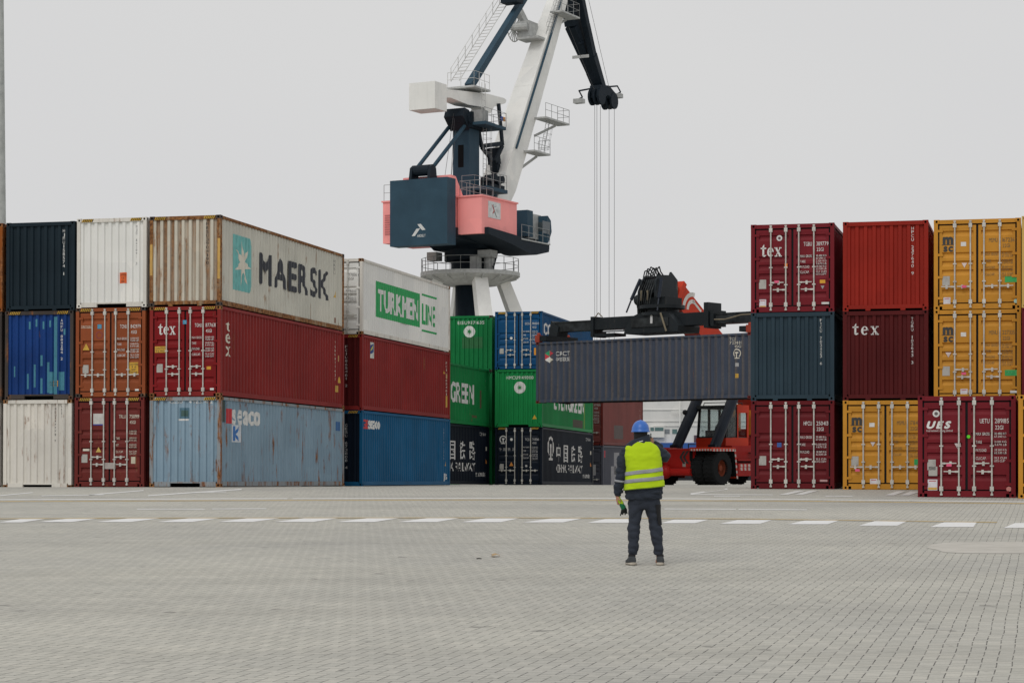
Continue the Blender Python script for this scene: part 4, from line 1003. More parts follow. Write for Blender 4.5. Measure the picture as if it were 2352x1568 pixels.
for i in range(4): b.lathe([(.32, -.5), (.32, .5)], (1.3, .6+i*.62, zb2+.7+.25*(i % 2)), 10, (1, 0, 0))
b.box(.9, 1.7, .2, 2.9, zb2, zb2+.45); b.build('luffing_winch', M_dk2, P2)
b = MB(); ladder(b, (1.2, mf1+.2, zb2), (1.2, mf1+.2, za), (0, 1, 0), .6, .4, .024, .65); b.build('access_ladder', M_rail, MA)
# balance lever with white counterweight box
lf0 = cf(972, 0); zbx0 = cz_(252, 0, lf0); zbx1 = cz_(190, 0, lf0)
b = MB(); b.box(-1.2, 1.2, lf0-.2, lf0+1.7, zbx0, zbx1); b.build('lever_counterweight', M_wh, CRANE)
def CPf(x, y): p = CP(x, y, 0); return (p.y, p.z)
LV = [CPf(998, 205), CPf(1062, 212), CPf(1105, 217), CPf(1143, 227), CPf(1149, 232), CPf(1146, 239), CPf(1120, 247), CPf(1112, 262), CPf(1104, 262), CPf(1096, 248), CPf(1060, 242), CPf(1020, 226), CPf(996, 226)]
b = MB(); b.prism(LV, fz, -.62, .62); b.build('balance_lever', M_wh, CRANE)
pk = CP(1074, 206, 0); b = MB(); b.box(-1.3, 1.3, pk.y-1.2, pk.y+1.6, pk.z-.05, pk.z+.1); P3 = b.build('service_platform', M_grey, CRANE)
b = MB(); railing(b, [(-1.25, pk.y-1.15, pk.z+.1), (1.25, pk.y-1.15, pk.z+.1), (1.25, pk.y+1.5, pk.z+.1)], 1.2, .024, 1.0); ladder(b, (1.3, pk.y+.4, pk.z-1.9), (1.3, pk.y+.4, pk.z+.5), (0, 1, 0), .6, .4); b.build('handrail', mat('white_handrail', (.6, .6, .58), .5), P3)
# link from lever tip down to the jib: dark triangulated strut
b = MB(); q = lambda x, y, r=0: CP(x, y, r)
lt = q(1147, 236)
for s_ in (-.7, .7):
    pts = [q(1145, 238, s_), q(1154, 334, s_), q(1137, 372, s_)]
    b.beam(pts[0], pts[1], .2, .34); b.beam(pts[1], pts[2], .2, .34); b.beam(q(1100, 300, s_), q(1106, 338, s_), .2, .3); b.beam(q(1106, 338, s_), q(1130, 368, s_), .2, .3); b.beam(q(1106, 336, s_), q(1153, 330, s_), .2, .36)
b.beam(q(1132, 340), q(1136, 378), 1.0, .5); b.beam(q(1136, 375), q(1141, 402), .7, .6); b.beam(q(1141, 402), q(1112, 425), .5, .5)
b.build('luffing_link', M_dk2, CRANE)
# jib: white box girder from the front of the frame up and out
def J(x, y): p = CP(x, y, 0); return p
JT = [(2.9, 1148, 420, 2.1, 2.3), (0, 1171, 346, 2.05, 2.2), (0, 1212, 215, 1.8, 2.0), (0, 1254, 85, 1.45, 1.7), (0, 1281, 0, 1.2, 1.4), (0, 1297, -50, 1.1, 1.3)]
foot = J(1128, 484); ax = [foot]+[J(x, y) for _, x, y, _, _ in JT]; wd = [(1.7, 1.8)]+[(w_, h_) for *_, w_, h_ in JT]
b = MB()
for (p, (w0, h0)), (q_, (w1, h1)) in zip(zip(ax, wd), zip(ax[1:], wd[1:])): b.beam(p, q_, w0, h0, w1, h1, up=(0, -1, .3))
JIB = b.build('jib', M_wh, CRANE)
dirj = (ax[5]-ax[2]).normalized()
b = MB()
for t0, s_ in ((0, 1),): b.tube(ax[2]+Vector((1.12, -.9, 0)), ax[5]+Vector((.78, -.6, 0)), .10, 6)
b.build('hydraulic_pipe', M_dk, JIB)
def jib_platform(x, y, side, ln, nm=''):
    c = J(x, y); b = MB(); b.box(c.x+side, c.x+side+1.2, c.y-ln*.3, c.y+ln*.7, c.z-.1, c.z+.05); b.beam((c.x+side, c.y+ln*.6, c.z-.1), (c.x+side*.5, c.y-.4, c.z-1.4), .12, .2)
    P = b.build('service_platform', M_grey, JIB); b = MB(); railing(b, [(c.x+side+1.15, c.y-ln*.3, c.z+.05), (c.x+side+1.15, c.y+ln*.7, c.z+.05), (c.x+side, c.y+ln*.7, c.z+.05)], 1.2, .024, 1.1); b.build('handrail', M_rail, P)
    return c
cA = jib_platform(1190, 352, .9, 3.0); cB = jib_platform(1222, 278, .9, 4.6); cC = jib_platform(1262, 34, .6, 3.6)
b = MB(); ladder(b, (cA.x+1.6, cA.y+1.4, cA.z), (cB.x+1.5, cB.y+.2, cB.z), (0, 1, 0), .6, .42, .024, .6); ladder(b, (.9, ax[4].y-1.2, ax[4].z), (.8, ax[6].y-1.0, ax[6].z), (1, 0, 0), .6, .42, .024, .6); b.build('access_ladder', M_rail, JIB)
dc = J(1226, 60); b = MB()
for i in range(18):
    a = 2*PI*i/18; v = Vector((math.cos(a)*.12, math.cos(a)*1.0, math.sin(a)*1.25)); b.tube(dc+Vector((-1.9, -.2, 0))+v*.25, dc+Vector((-1.9, -.2, 0))+v, .05, 5)
    a2 = a+2*PI/18; v2 = Vector((math.cos(a2)*.12, math.cos(a2)*1.0, math.sin(a2)*1.25)); b.tube(dc+Vector((-1.9, -.2, 0))+v, dc+Vector((-1.9, -.2, 0))+v2, .05, 5)
b.tube(dc+Vector((-2.1, -.2, 0)), dc+Vector((-.6, 0, 0)), .35, 10); b.build('cable_drum', M_grey, JIB)
dc2 = J(1240, 74); b = MB(); b.box(-1.7, -.5, dc2.y-1.1, dc2.y+.6, dc2.z-.5, dc2.z+.9); b.box(-1.5, .6, dc2.y-1.5, dc2.y+.2, dc2.z-.8, dc2.z-.6); b.beam((-1.2, dc2.y-.6, dc2.z+.9), (-1.5, dc2.y-1.6, dc2.z+2.2), .5, .5); b.build('drum_gearbox', M_grey, JIB)
b = MB(); railing(b, [(-1.7, dc2.y-1.4, dc2.z+2.4), (-.2, dc2.y-.4, dc2.z+3.4), (-.2, dc2.y+1.5, dc2.z+6)], 1.2, .03, 1.1); b.build('handrail', M_rail, JIB)
# tie bar with its walkway
t0 = CP(1077, 200); t1 = CP(1202, -2); t2 = t1+(t1-t0)*.25
b = MB(); b.beam(t0, t2, .62, .62, .5, .5); TB = b.build('tie_bar', M_dk, CRANE)
b = MB(); off = Vector((-1.15, -.3, .55))
ladder(b, t0+off, t2+off, (1, .0, 0), .8, .5, .04); railing(b, [t0+off+Vector((-.4, 0, 0)), t2+off+Vector((-.4, 0, 0))], 1.1, .03, 1.6)
b.build('walkway', mat('white_handrail', (.6, .6, .58), .5), TB)
b = MB(); e = CP(1176, -2); b.box(e.x-.8, e.x+.8, e.y-.6, e.y+.6, e.z-.4, e.z+.6); b.build('bracket', M_dk2, TB)
# fly jib: two dark girders meeting at the head
h0 = CP(1378, 212)
b = MB(); b.beam(CP(1293, -70, -.5), CP(1318, 55, -.5), 1.0, 1.6, 1.0, 1.9); b.beam(CP(1317, 52, -.5), CP(1362, 165, -.4), 1.0, 1.9, .85, 1.1); b.beam(CP(1361, 163, -.4), CP(1377, 208, -.2), .85, 1.1, .8, .8)
b.beam(CP(1322, -60, .6), CP(1346, 60, .5), .55, .7); b.beam(CP(1346, 58, .5), CP(1362, 130, .4), .55, .7, .5, .8); b.beam(CP(1361, 128, .4), CP(1385, 210, .2), .6, .9, .6, .7)
b.beam(CP(1330, 100), CP(1352, 92), .15, .15)
FJ = b.build('fly_jib', M_dk2, CRANE)
b = MB(); b.box(-.7, 1.0, CP(1330, 140)[1], CP(1330, 140)[1]+.02, CP(1350, 142)[2], CP(1350, 135)[2]); b.build('notice', M_grey, FJ)
b = MB(); hz = CP(1380, 225)
b.prism([(h0.y-1.0, h0.z+.5), (h0.y+.9, h0.z+.7), (h0.y+2.3, h0.z+.2), (h0.y+2.6, h0.z-.7), (h0.y+.6, h0.z-.2), (h0.y+.2, h0.z-.4), (h0.y-1.3, h0.z-.7)], fz, -.55, .55)
for yy, in ((-.75,), (2.0,)):
    for s_ in (-.45, .05, .5): b.lathe([(.78, -.1), (.78, .1)], (s_, h0.y+yy, h0.z-.55), 18, (1, .0, 0))
b.build('jib_head', M_dk2, FJ)
for xs, ys, x2, y2 in ((1362, 203, 1330, 209), (1392, 200, 1418, 198)):
    b = MB(); a = CP(xs, ys, 0); c = CP(x2, y2, 0); b.tube(a, c, .08, 6); b.tube(c, c+Vector((.2, .3, -.55)), .07, 6); b.tube(c+Vector((.2, .3, -.55)), c+Vector((.0, 0, -.75)), .07, 6)
    A_ = b.build('lamp_bracket', M_dk2, FJ); b = MB(); b.box(c.x-.45, c.x+.45, c.y-.35, c.y+.35, c.z-1.15, c.z-.75); b.build('floodlight', M_grey, A_)
# ropes down to the hook
hb = CP(1390, 1000, 0)
for x0_, y0_, x1_, r_ in ((1366, 242, 1367, -.5), (1371, 242, 1372, 0), (1379, 244, 1382, -.3), (1399, 242, 1402, .2), (1411, 236, 1413, .5)):
    a = CP(x0_, y0_, r_); c = Vector((a.x, a.y, hb.z+1.2)); b = MB(); b.tube(a, c, .02, 5); b.build('hoist_rope', M_rope, CRANE)
b = MB(); b.box(-1, 1, h0.y-1.6, h0.y+2.6, hb.z+.6, hb.z+1.4); b.box(-.5, .5, h0.y-.3, h0.y+1.3, hb.z-.6, hb.z+.6); b.build('hook_block', M_dk2, CRANE)
for x0_, y0_, x1_, y1_ in ((1042, 262, 1022, 404), (1044, 268, 1036, 404), (1047, 300, 1037, 404)):
    a = CP(x0_, y0_, .0); c = CP(x1_, y1_, .3); b = MB(); b.tube(a, c, .018, 5); b.build('luffing_rope', M_rope, CRANE)
for a, c in ((CP(1306, 62, 1), CP(1365, 206, .6)), (CP(1352, 0, 1), CP(1399, 203, .6))):
    b = MB(); b.tube(a, c, .018, 5); b.build('hoist_rope', M_rope, CRANE)

# ---------------------------------------------------------------- light mast at the left edge
p = PX(-6, HY, 92.0)
LM = empty('light_mast', (p.x, p.y, gz(92)), (0, 0, 0), 'tall pale grey tapered floodlight mast at the left edge of the view', 'light mast')
b = MB(); b.lathe([(.55, 0), (.55, .06), (.40, .06), (.385, 10), (.37, 11.5), (.24, 24.5), (.20, 30)], (0, 0, 0), 16); smooth_by_angle(b.build('mast_pole', mat('pale_concrete_grey', (.46, .48, .46), .6), LM), 30)
b = MB(); b.lathe([(1.2, 29.2), (1.25, 29.3), (1.25, 29.5), (.2, 29.6)], (0, 0, 0), 16)
for i in range(6):
    a = PI*i/3; b.box(1.2*math.cos(a)-.25, 1.2*math.cos(a)+.25, 1.2*math.sin(a)-.2, 1.2*math.sin(a)+.2, 28.6, 29.2)
b.build('floodlight', M_grey, LM)

# ---------------------------------------------------------------- ship at the quay
SHZ = 236.0
M_sw = paint('white_ship_paint', (.72, .72, .70), .04, .06, .03); M_sb = paint('blue_ship_hull', rgb('#3d63a8', .95), .03, .08, .08)
M_sg = mat('greenish_ship_glass', (.10, .19, .19), .2, spec=.5)
def SPx(x): return (x-1176)*SHZ/F
def SPz(y, Z=SHZ): return CZ+(HY-y)*Z/F
sx0, sx1 = SPx(1395), SPx(1880)
SHIP = empty('ship', (SPx(1600), SHZ+8, -3.2), (0, 0, 0), 'white ship with a blue hull moored beyond the yard', 'ship')
def sh(x0, x1, y0, y1, d0, d1):   # pixel box at the ship, depth offsets from its near side
    return (SPx(x0)-SPx(1600), SPx(x1)-SPx(1600), d0-8, d1-8, SPz(y0)+3.2, SPz(y1)+3.2)
b = MB(); zk = SPz(1028)+3.2; zs_ = SPz(1016)+3.2
L_ = sx1-sx0; o_ = sx0-SPx(1600)
hp = [(o_, 1.5), (o_+6, 0), (o_+L_-8, 0), (o_+L_-2, 3), (o_+L_, 8), (o_+L_-2, 13), (o_+L_-8, 16), (o_+6, 16), (o_, 14.5)]
b.loft([[(x, y-8, -1.0) for x, y in hp], [(x, y-8, zs_-.02) for x, y in hp]])
x0 = SPx(1380)-SPx(1600); x1 = SPx(1494)-SPx(1600); x2 = SPx(1502)-SPx(1600)
b.prism([(x0, zs_-.02), (x2, zs_-.02), (SPx(1500)-SPx(1600), SPz(1011)+3.2), (x1, SPz(1005)+3.2), (SPx(1486)-SPx(1600), SPz(1005.5)+3.2), (SPx(1482)-SPx(1600), SPz(1004)+3.2), (x0, SPz(1004)+3.2)], lambda u, v, d: (u, d, v), -7.9, -7.4)
b.build('hull', M_sb, SHIP)
b = MB(); b.loft([[(x*1.002+.0, (y-8)*1.01, -1.1) for x, y in hp], [(x*1.002, (y-8)*1.01, SPz(1075)+3.2) for x, y in hp]]); b.build('hull_shade_band', mat('painted_shade_dark', (.03, .032, .038), .6), SHIP)  # dark band on the lower hull stands in for shadow under the machine
b = MB(); b.box(*sh(1440, 1745, 1018, 885, .6, 14)); b.box(*sh(1493, 1526, 1004, 979.5, .1, .7)); b.box(*sh(1738, 1860, 1018, 975, 2, 13))
b.box(*sh(1441, 1744, 967, 966.4, .5, .62)); b.box(*sh(1500, 1740, 978, 977.6, .5, .62)); b.box(*sh(1441, 1744, 941, 940.5, .5, .62)); b.build('superstructure', M_sw, SHIP)
for x0, x1, y0, y1, d in ((1494, 1502, 989, 981, .06), (1504, 1524, 989, 981, .06), (1527.5, 1539, 995.5, 985, .55), (1545, 1556, 995.5, 985, .55)):
    b = MB(); b.box(*sh(x0, x1, y0, y1, d, d+.04)); b.build('window', M_sg if x0 != 1527.5 else mat('grey_ship_glass', (.24, .26, .28), .2), SHIP)
b = MB(); b.box(*sh(1595, 1604, 1015, 999, .45, .6)); b.build('ship_door', mat('plum_door', (.10, .07, .09), .6), SHIP)
b = MB(); b.box(*sh(1553, 1558, 1012, 1009, .5, .6)); b.box(*sh(1614, 1618, 1003, 1000, .5, .6)); b.box(*sh(1613, 1617, 989, 987, .5, .6)); b.build('vent', M_sg, SHIP)
b = MB(); zd_ = SPz(985)+3.2; cx = SPx(1562)-SPx(1600)
b.tube((cx, -7.8, zd_), (cx, -7.8, zd_+7), .08, 8); b.beam((cx-1.0, -7.8, zd_+2), (cx+1.4, -7.8, zd_+2), .08, .1); b.build('ship_mast', M_wh, SHIP)
b = MB()
for k in range(2):
    z = SPz(1016)+3.2+k*0; railing(b, [(o_+26, -7.95, z), (o_+L_*.62, -7.95, z)], 1.0, .03, 1.8)
b.build('handrail', mat('white_handrail', (.6, .6, .58), .5), SHIP)
# ---------------------------------------------------------------- reach stacker
# local axes: x to the right of the picture, y towards its tail, z up
RB = -AL
ctr = S0+Vector((math.cos(AL), -math.sin(AL), 0))*(L40/2)+Vector((math.sin(AL), math.cos(AL), 0))*(W/2)
axl = ctr+Vector((math.sin(AL), math.cos(AL), 0))*2.45
RS = empty('reach_stacker', (axl.x, axl.y, gz(axl.y)), (0, 0, RB), 'red reach stacker with black spreader holding up the violet-grey container', 'reach stacker')
RO = Vector((axl.x, axl.y, gz(axl.y)))
M_or = paint('orange_red_machine_paint', rgb('#c23a20', 1.0), .0, .14, .1, .4)
M_rd = paint('deep_red_machine_paint', rgb('#a01d18', 1.0), .0, .18, .12, .4)
M_bk = paint('greasy_black_steel', (.014, .018, .021), .22, .5, .25, .45, rustcol=((.05, .048, .042), (.17, .15, .115)))
M_bk2 = mat('worn_black_steel', (.030, .034, .036), .45, var=.5, vs=2.0)
M_ty = mat('tyre_rubber', (.014, .015, .016), .85)
M_rim = mat('dusty_red_rim', (.20, .045, .02), .6)
M_lk = mat('red_lock_lamp', (.30, .05, .03), .5)
M_gl = mat('cab_glass_tint', (.30, .36, .36), .08, spec=.6)
M_hz = [mat('hazard_red', (.50, .06, .05), .6), mat('hazard_white', (.55, .48, .45), .6)]
M_cy = mat('black_cylinder_paint', (.016, .022, .034), .35)
M_rod = mat('chrome_rod', (.6, .6, .6), .2, .9)
def yz(u, v, d): return (d, u, v)
def loc(v): # world -> local
    return Matrix.Rotation(-RB, 3, 'Z') @ (Vector(v)-RO)
# chassis
b = MB()
b.prism([(-.62, .75), (-.62, 1.62), (-.2, 1.72), (2.0, 1.72), (2.3, 1.35), (8.2, 1.35), (8.9, 1.0), (8.9, .7), (8.0, .45), (1.6, .45), (.4, .55)], yz, -.85, .85)
b.box(-2.05, .95, -.66, -.50, .82, 1.70)          # front plate, left of the near wheel
CH = b.build('chassis', M_rd, RS)
b = MB(); b.box(-1.9, 1.2, -.48, .3, .55, .95); b.tube((-.9, -.75, .62), (.9, -.75, .62), .19, 12); b.sphere((-.55, -.85, .62), .34, .26, .33); b.build('front_axle', M_rd, RS)
# marks on the front plate
b = MB(); fx = lambda u, v: (-.25+u, -.665, v)
n = 10
for r0_, dx in ((.44, .42), (.44, .62)):
    for sgn_ in (-1, 1):
        P = [(dx+.10-.0, 1.30+sgn_*.03), (dx+.30, 1.30+sgn_*.30), (dx+.16, 1.30+sgn_*.30), (dx-.04, 1.30+sgn_*.03)]
        b.add([fx(*p) for p in P], [(0, 1, 2, 3)])
    b.add([fx(*p) for p in ((dx-.04, 1.26), (dx+.10, 1.26), (dx+.10, 1.34), (dx-.04, 1.34))], [(0, 1, 2, 3)])
V, Fc = text_poly('1', 1.02, 1.10, .09, .34, .02); b.add([fx(*p) for p in V], Fc)
b.build('emblem', ink((.02, .015, .015)), CH, fix=False)
b = MB(); V, Fc = text_poly('9', .60, .84, .10, .22, .02); b.add([(.30, -.664, .86), (.48, -.664, .86), (.48, -.664, 1.08), (.30, -.664, 1.08)], [(0, 1, 2, 3)]); PLT = b.build('number_plate', ink((.30, .29, .26)), CH, fix=False)
# tyres: front duals and single rear
def tyre(x, y, r=.80, w_=.62):
    z = r
    T_ = MB(); T_.lathe([(r*.50, -w_/2), (r*.93, -w_/2), (r, -w_/2+.07), (r, w_/2-.07), (r*.93, w_/2), (r*.50, w_/2), (r*.48, 0), (r*.50, -w_/2)], (x, y, z), 28, (1, 0, 0), caps=False)
    for i in range(24):
        a = 2*PI*i/24
        for s_ in (-1, 1):
            c = Vector((x+s_*w_*.26, y+(r+.012)*math.cos(a), z+(r+.012)*math.sin(a))); d = Vector((0, -math.sin(a), math.cos(a))); T_.beam(c-d*.035, c+d*.035, w_*.36, .05, up=(0, math.cos(a), math.sin(a)))
    WHL = empty('wheel'); WHL.parent = RS
    T_.build('tyre', M_ty, WHL)
    T_ = MB(); s_ = 1 if x > 0 else -1; e = x+s_*w_*.5
    T_.lathe([(r*.50, -.02), (r*.50, -.10), (r*.40, -.24), (r*.2, -.24), (r*.17, -.10), (.001, -.10)], (e, y, z), 24, (s_, 0, 0), caps=False); T_.build('rim', M_rim, WHL)
for x in (1.12, 1.80, -1.12, -1.80): tyre(x, 0)
for x in (1.25, -1.25): tyre(x, 6.2, .74)
# fenders with red and white edging
for s_ in (1, -1):
    b = MB(); a0, a1 = (.90, 2.14) if s_ > 0 else (-2.14, -.90)
    b.box(a0, a1, -.95, 1.02, 1.68, 1.76); b.prism([(1.02, 1.76), (1.24, .32), (1.18, .32), (.96, 1.70)], yz, a0, a1)
    FE = b.build('fender', M_or, RS)
    b = MB(); b.prism([(-.9, 1.67), (-.9, 1.2), (-.3, .5), (.9, .4), (1.15, .4), (.97, 1.67)], yz, *sorted((s_*.855, s_*.88))); b.prism([(.95, 1.66), (1.16, .4), (1.12, .4), (.91, 1.66)], yz, a0+.02, a1-.02); b.build('wheel_arch', M_ty, RS)
    b = MB(); e = (2.145 if s_ > 0 else -2.145)
    n = 26
    for i in range(n):
        t0_, t1_ = i/n, (i+1)/n
        def pt(t, o): 
            L1, L2 = 1.97, 1.45; q_ = t*(L1+L2)
            if q_ < L1: return (-.95+q_, 1.69-o)
            f_ = (q_-L1)/L2; return (1.02+.2*f_-o, 1.70-1.40*f_)
        A, B, C_, D_ = pt(t0_, 0), pt(t1_, 0), pt(t1_, .11), pt(t0_, .11)
        b.add([(e, *A), (e, *B), (e, *C_), (e, *D_)], [(0, 1, 2, 3)], i % 2)
    for i in range(16): b.add([(a0+(a1-a0)*i/16, -.955, 1.60), (a0+(a1-a0)*(i+1)/16, -.955, 1.60), (a0+(a1-a0)*(i+1)/16, -.955, 1.69), (a0+(a1-a0)*i/16, -.955, 1.69)], [(0, 1, 2, 3)], i % 2)
    b.build('hazard_edging', M_hz, FE, fix=False)
# tail hull, side tanks and steps
b = MB()
b.prism([(2.1, 1.36), (8.6, 1.36), (8.9, 1.7), (8.9, 2.2), (8.2, 2.5), (6.2, 2.7), (5.0, 2.7), (4.3, 1.9), (2.1, 1.5)], yz, -.84, .84)
b.build('tail_hull', M_rd, RS)
for s_ in (1, -1):
    b = MB(); a0, a1 = sorted((s_*.86, s_*2.0)); b.box(a0, a1, 1.45, 5.1, .42, 1.02); b.box(a0, a1, 1.45, 4.6, 1.14, 1.22); b.box(*sorted((s_*.86, s_*1.55)), 1.6, 5.0, 1.23, 1.55 if s_ < 0 else 1.85)
    TK = b.build('side_tank', M_rd, RS)
    b = MB(); e = s_*2.006
    for k, z in enumerate((.84, .68)):
        for i in range(22): b.add([(e, 1.5+i*.16, z), (e, 1.5+i*.16+.16, z), (e, 1.5+i*.16+.13, z+.14), (e, 1.5+i*.16-.03, z+.14)], [(0, 1, 2, 3)], i % 2)
    b.build('hazard_edging', M_hz, TK, fix=False)
    b = MB(); b.path([(s_*1.95, 3.0, 1.22), (s_*1.95, 3.0, 1.95), (s_*1.95, 4.4, 1.95), (s_*1.95, 4.4, 1.22)], .025, 6); b.box(*sorted((s_*1.6, s_*1.98)), 2.9, 3.5, 1.5, 1.54); b.build('grab_rail', M_bk2, RS)
for s_ in (-1, 1):
    b = MB(); b.tube((s_*.99, 7.5, 3.0), (s_*.55, 7.5, 3.0), .2, 12); b.prism([(6.6, 2.0), (8.4, 2.0), (7.9, 3.7), (7.2, 3.7)], yz, *sorted((s_*.5, s_*.84))); b.build('boom_pivot', M_rd, RS)
# cab
cy0, cy1, cz0, cz1 = 2.15, 4.05, 1.75, 3.72
b = MB(); b.box(-.82, .82, cy0, cy1, cz0, cz0+.55); b.box(-.84, .84, cy0-.08, cy1+.05, cz1-.1, cz1+.06)
for x in (-.8, .8):
    for y_, y2 in ((cy0+.03, cy0+.18), (cy0+.95, cy0+.95), (cy1-.05, cy1-.05)): b.beam((x, y_, cz0+.5), (x, y2, cz1-.05), .1, .1, up=(0, 1, 0))
b.build('cab_frame', M_bk2, RS)
b = MB(); b.box(-.86, .86, cy0-.06, cy0+.5, cz0-.06, cz0+.48); b.box(-.845, -.825, cy0, cy1, cz0, cz0+.5); b.box(.825, .845, cy0+.5, cy1, cz0, cz0+.5); b.box(.81, .86, cy1-.98, cy1-.88, cz0+.5, cz1-.1); b.box(.81, .86, cy1-.12, cy1, cz0+.5, cz1-.1); b.box(.81, .87, cy1-1.0, cy1+.02, cz1-.28, cz1+.10)
b.build('cab_body', M_or, RS)
t = NT('clear_cab_glass'); t.b.inputs['Base Color'].default_value = (.75, .82, .82, 1); t.b.inputs['Transmission Weight'].default_value = .92; t.b.inputs['Roughness'].default_value = .03; t.b.inputs['IOR'].default_value = 1.05; M_cl = t.m
for q_ in ((-.74, .74, cy0+.09, cy0+.10, cz0+.55, cz1-.12), (.80, .81, cy0+.2, cy0+.88, cz0+.55, cz1-.12), (-.81, -.80, cy0+.2, cy1-.1, cz0+.55, cz1-.12), (.80, .81, cy1-.86, cy1-.14, cz0+1.0, cz1-.3), (-.7, .7, cy1-.06, cy1-.05, cz0+.6, cz1-.12)):
    b = MB(); b.box(*q_); b.build('cab_window', M_cl, RS)
b = MB(); b.box(-.28, .28, cy0+.95, cy0+1.5, cz0+.2, cz0+.75); b.box(-.26, .26, cy0+1.42, cy0+1.6, cz0+.75, cz0+1.5); b.box(-.5, .5, cy0+.2, cy0+.5, cz0+.4, cz0+.85); b.tube((0, cy0+.5, cz0+.8), (0, cy0+.62, cz0+1.05), .16, 12); b.build('driver_seat', M_bk2, RS)
b = MB(); b.tube((-.9, cy0-.1, cz1-.15), (-1.25, cy0-.35, cz1-.2), .03, 6); b.sphere((-1.28, cy0-.38, cz1-.25), .13); b.build('mirror', M_bk2, RS)
b = MB(); b.path([(-.6, cy0+.2, cz1+.06), (-.6, cy0+.25, cz1+.2), (.6, cy0+.25, cz1+.2), (.6, cy1-.2, cz1+.2), (.6, cy1-.15, cz1+.06)], .02, 6); b.build('roof_rail', M_bk2, RS)
b = MB(); b.sphere((.2, cy0-.1, cz0-.12), .09, .06, .09); b.build('headlight', mat('lamp_lens', (.7, .68, .6), .2), RS)
# fluorescent orange exhaust guards behind the cab
b = MB(); b.box(-.75, -.2, cy1+.4, cy1+.9, 2.6, 3.9); b.beam((-.5, cy1+.6, 3.8), (-.7, cy1+.9, 4.5), .4, .4); b.box(.5, .9, cy1+.5, cy1+1.0, 2.4, 3.6); b.build('exhaust_guard', mat('orange_guard', (.75, .26, .03), .5), RS)
# lift cylinders
bp0 = Vector((0, 7.5, 3.0)); bp1 = Vector((0, -1.10, 8.92)); bd = (bp1-bp0).normalized()
for s_ in (-1, 1):
    a = Vector((s_*1.10, .80, 1.75)); e = bp0+bd*4.9+Vector((s_*.98, 0, -.3)); d = (e-a).normalized()
    CYL = empty('lift_cylinder'); CYL.parent = RS
    b = MB(); b.tube(a, a+d*3.6, .25, 16); b.tube(a+d*3.45, a+d*3.7, .30, 16); b.box(a.x-.2, a.x+.2, a.y-.25, a.y+.25, a.z-.2, a.z+.15); b.build('barrel', M_cy, CYL)
    b = MB(); b.tube(a+d*3.6, e, .13, 12); b.build('rod', M_rod, CYL)
    b = MB(); b.path([a+Vector((-.28, 0, 0)), a+d*1.4+Vector((-.31, 0, 0)), a+d*2.9+Vector((-.29, 0, .05)), a+d*3.2+Vector((-.2, 0, 0))], .04, 6); b.build('hose', M_bk2, CYL)
# boom
side = Vector((1, 0, 0)); upb = side.cross(bd).normalized()
if upb.z < 0: upb = -upb
b = MB(); b.beam(bp0, bp1, .94, 1.25, .88, 1.10, up=upb); b.beam(bp1-bd*.15, bp1+bd*.12, 1.04, 1.26, up=upb); BO = b.build('boom', M_or, RS)
def bs(t, u): return bp0+bd*t+upb*u+Vector((.482-.0030*t, 0, 0))
LBm = (bp1-bp0).length; b = MB()
def arc(t0_, r0_, r1_, a0, a1, n=10):
    for i in range(n):
        p = [(a0+(a1-a0)*i/n), (a0+(a1-a0)*(i+1)/n)]
        b.add([bs(t0_-math.cos(x)*r, math.sin(x)*r) for x, r in ((p[0], r0_), (p[1], r0_), (p[1], r1_), (p[0], r1_))], [(0, 1, 2, 3)])
tc_ = LBm-1.35
def q4(*p): b.add([bs(tc_+x, y) for x, y in p], [(0, 1, 2, 3)])
arc(tc_+.1, .62, .82, math.radians(110), math.radians(215)); arc(tc_+.1, .30, .48, math.radians(100), math.radians(215))
q4((-.5, .42), (.35, .42), (.35, .30), (-.5, .30)); 
b.build('logo', ink((.66, .64, .60)), BO, fix=False)
b = MB(); tq = LBm-4.9
for i in range(3): b.add([bs(tq-.9*i+x, y) for x, y in ((0, -.38), (.32, -.38), (.62, .05), (.32, .38), (0, .38), (.3, 0))], [(0, 1, 2, 3, 4, 5)])
b.build('chevron', ink((.66, .64, .60)), BO, fix=False)
# inner boom and head
hd = bp1+bd*.80+Vector((0, 0, -.36))
b = MB(); b.beam(bp1-bd*1.0, hd, .70, .90, .70, .88, up=upb); INN = b.build('inner_boom', M_bk, RS)
hp_ = [(hd.y+.45, hd.z+.50), (hd.y+.02, hd.z+.86), (hd.y-.10, hd.z+.70), (hd.y-.95, hd.z+.66), (hd.y-1.25, hd.z+.40), (hd.y-1.42, hd.z-.35), (hd.y-1.15, hd.z-1.55), (hd.y-.75, hd.z-1.58), (hd.y-.92, hd.z-.78), (hd.y-.35, hd.z-.72), (hd.y-.1, hd.z-1.6), (hd.y+.3, hd.z-1.5), (hd.y+.30, hd.z-.45)]
b = MB()
for s_ in (-1, 1): b.prism(hp_, lambda u, v, d, s_=s_: (s_*(d+(hd.z+.6-v)*.13)+.05, u, v), .32, .42)
b.prism([(hd.y+.2, hd.z+.45), (hd.y-.85, hd.z+.5), (hd.y-1.1, hd.z+.25), (hd.y-1.05, hd.z-.15), (hd.y-.6, hd.z-.45), (hd.y+.3, hd.z-.5)], lambda u, v, d: (d+.05, u, v), -.31, .31)
for z_, y_ in ((-1.4, -.98), (-1.4, .1)): b.tube((-.6, hd.y+y_, hd.z+z_), (.6, hd.y+y_, hd.z+z_), .11, 10)
b.build('boom_head', M_bk, RS)
b = MB(); r_ = random.Random(4)
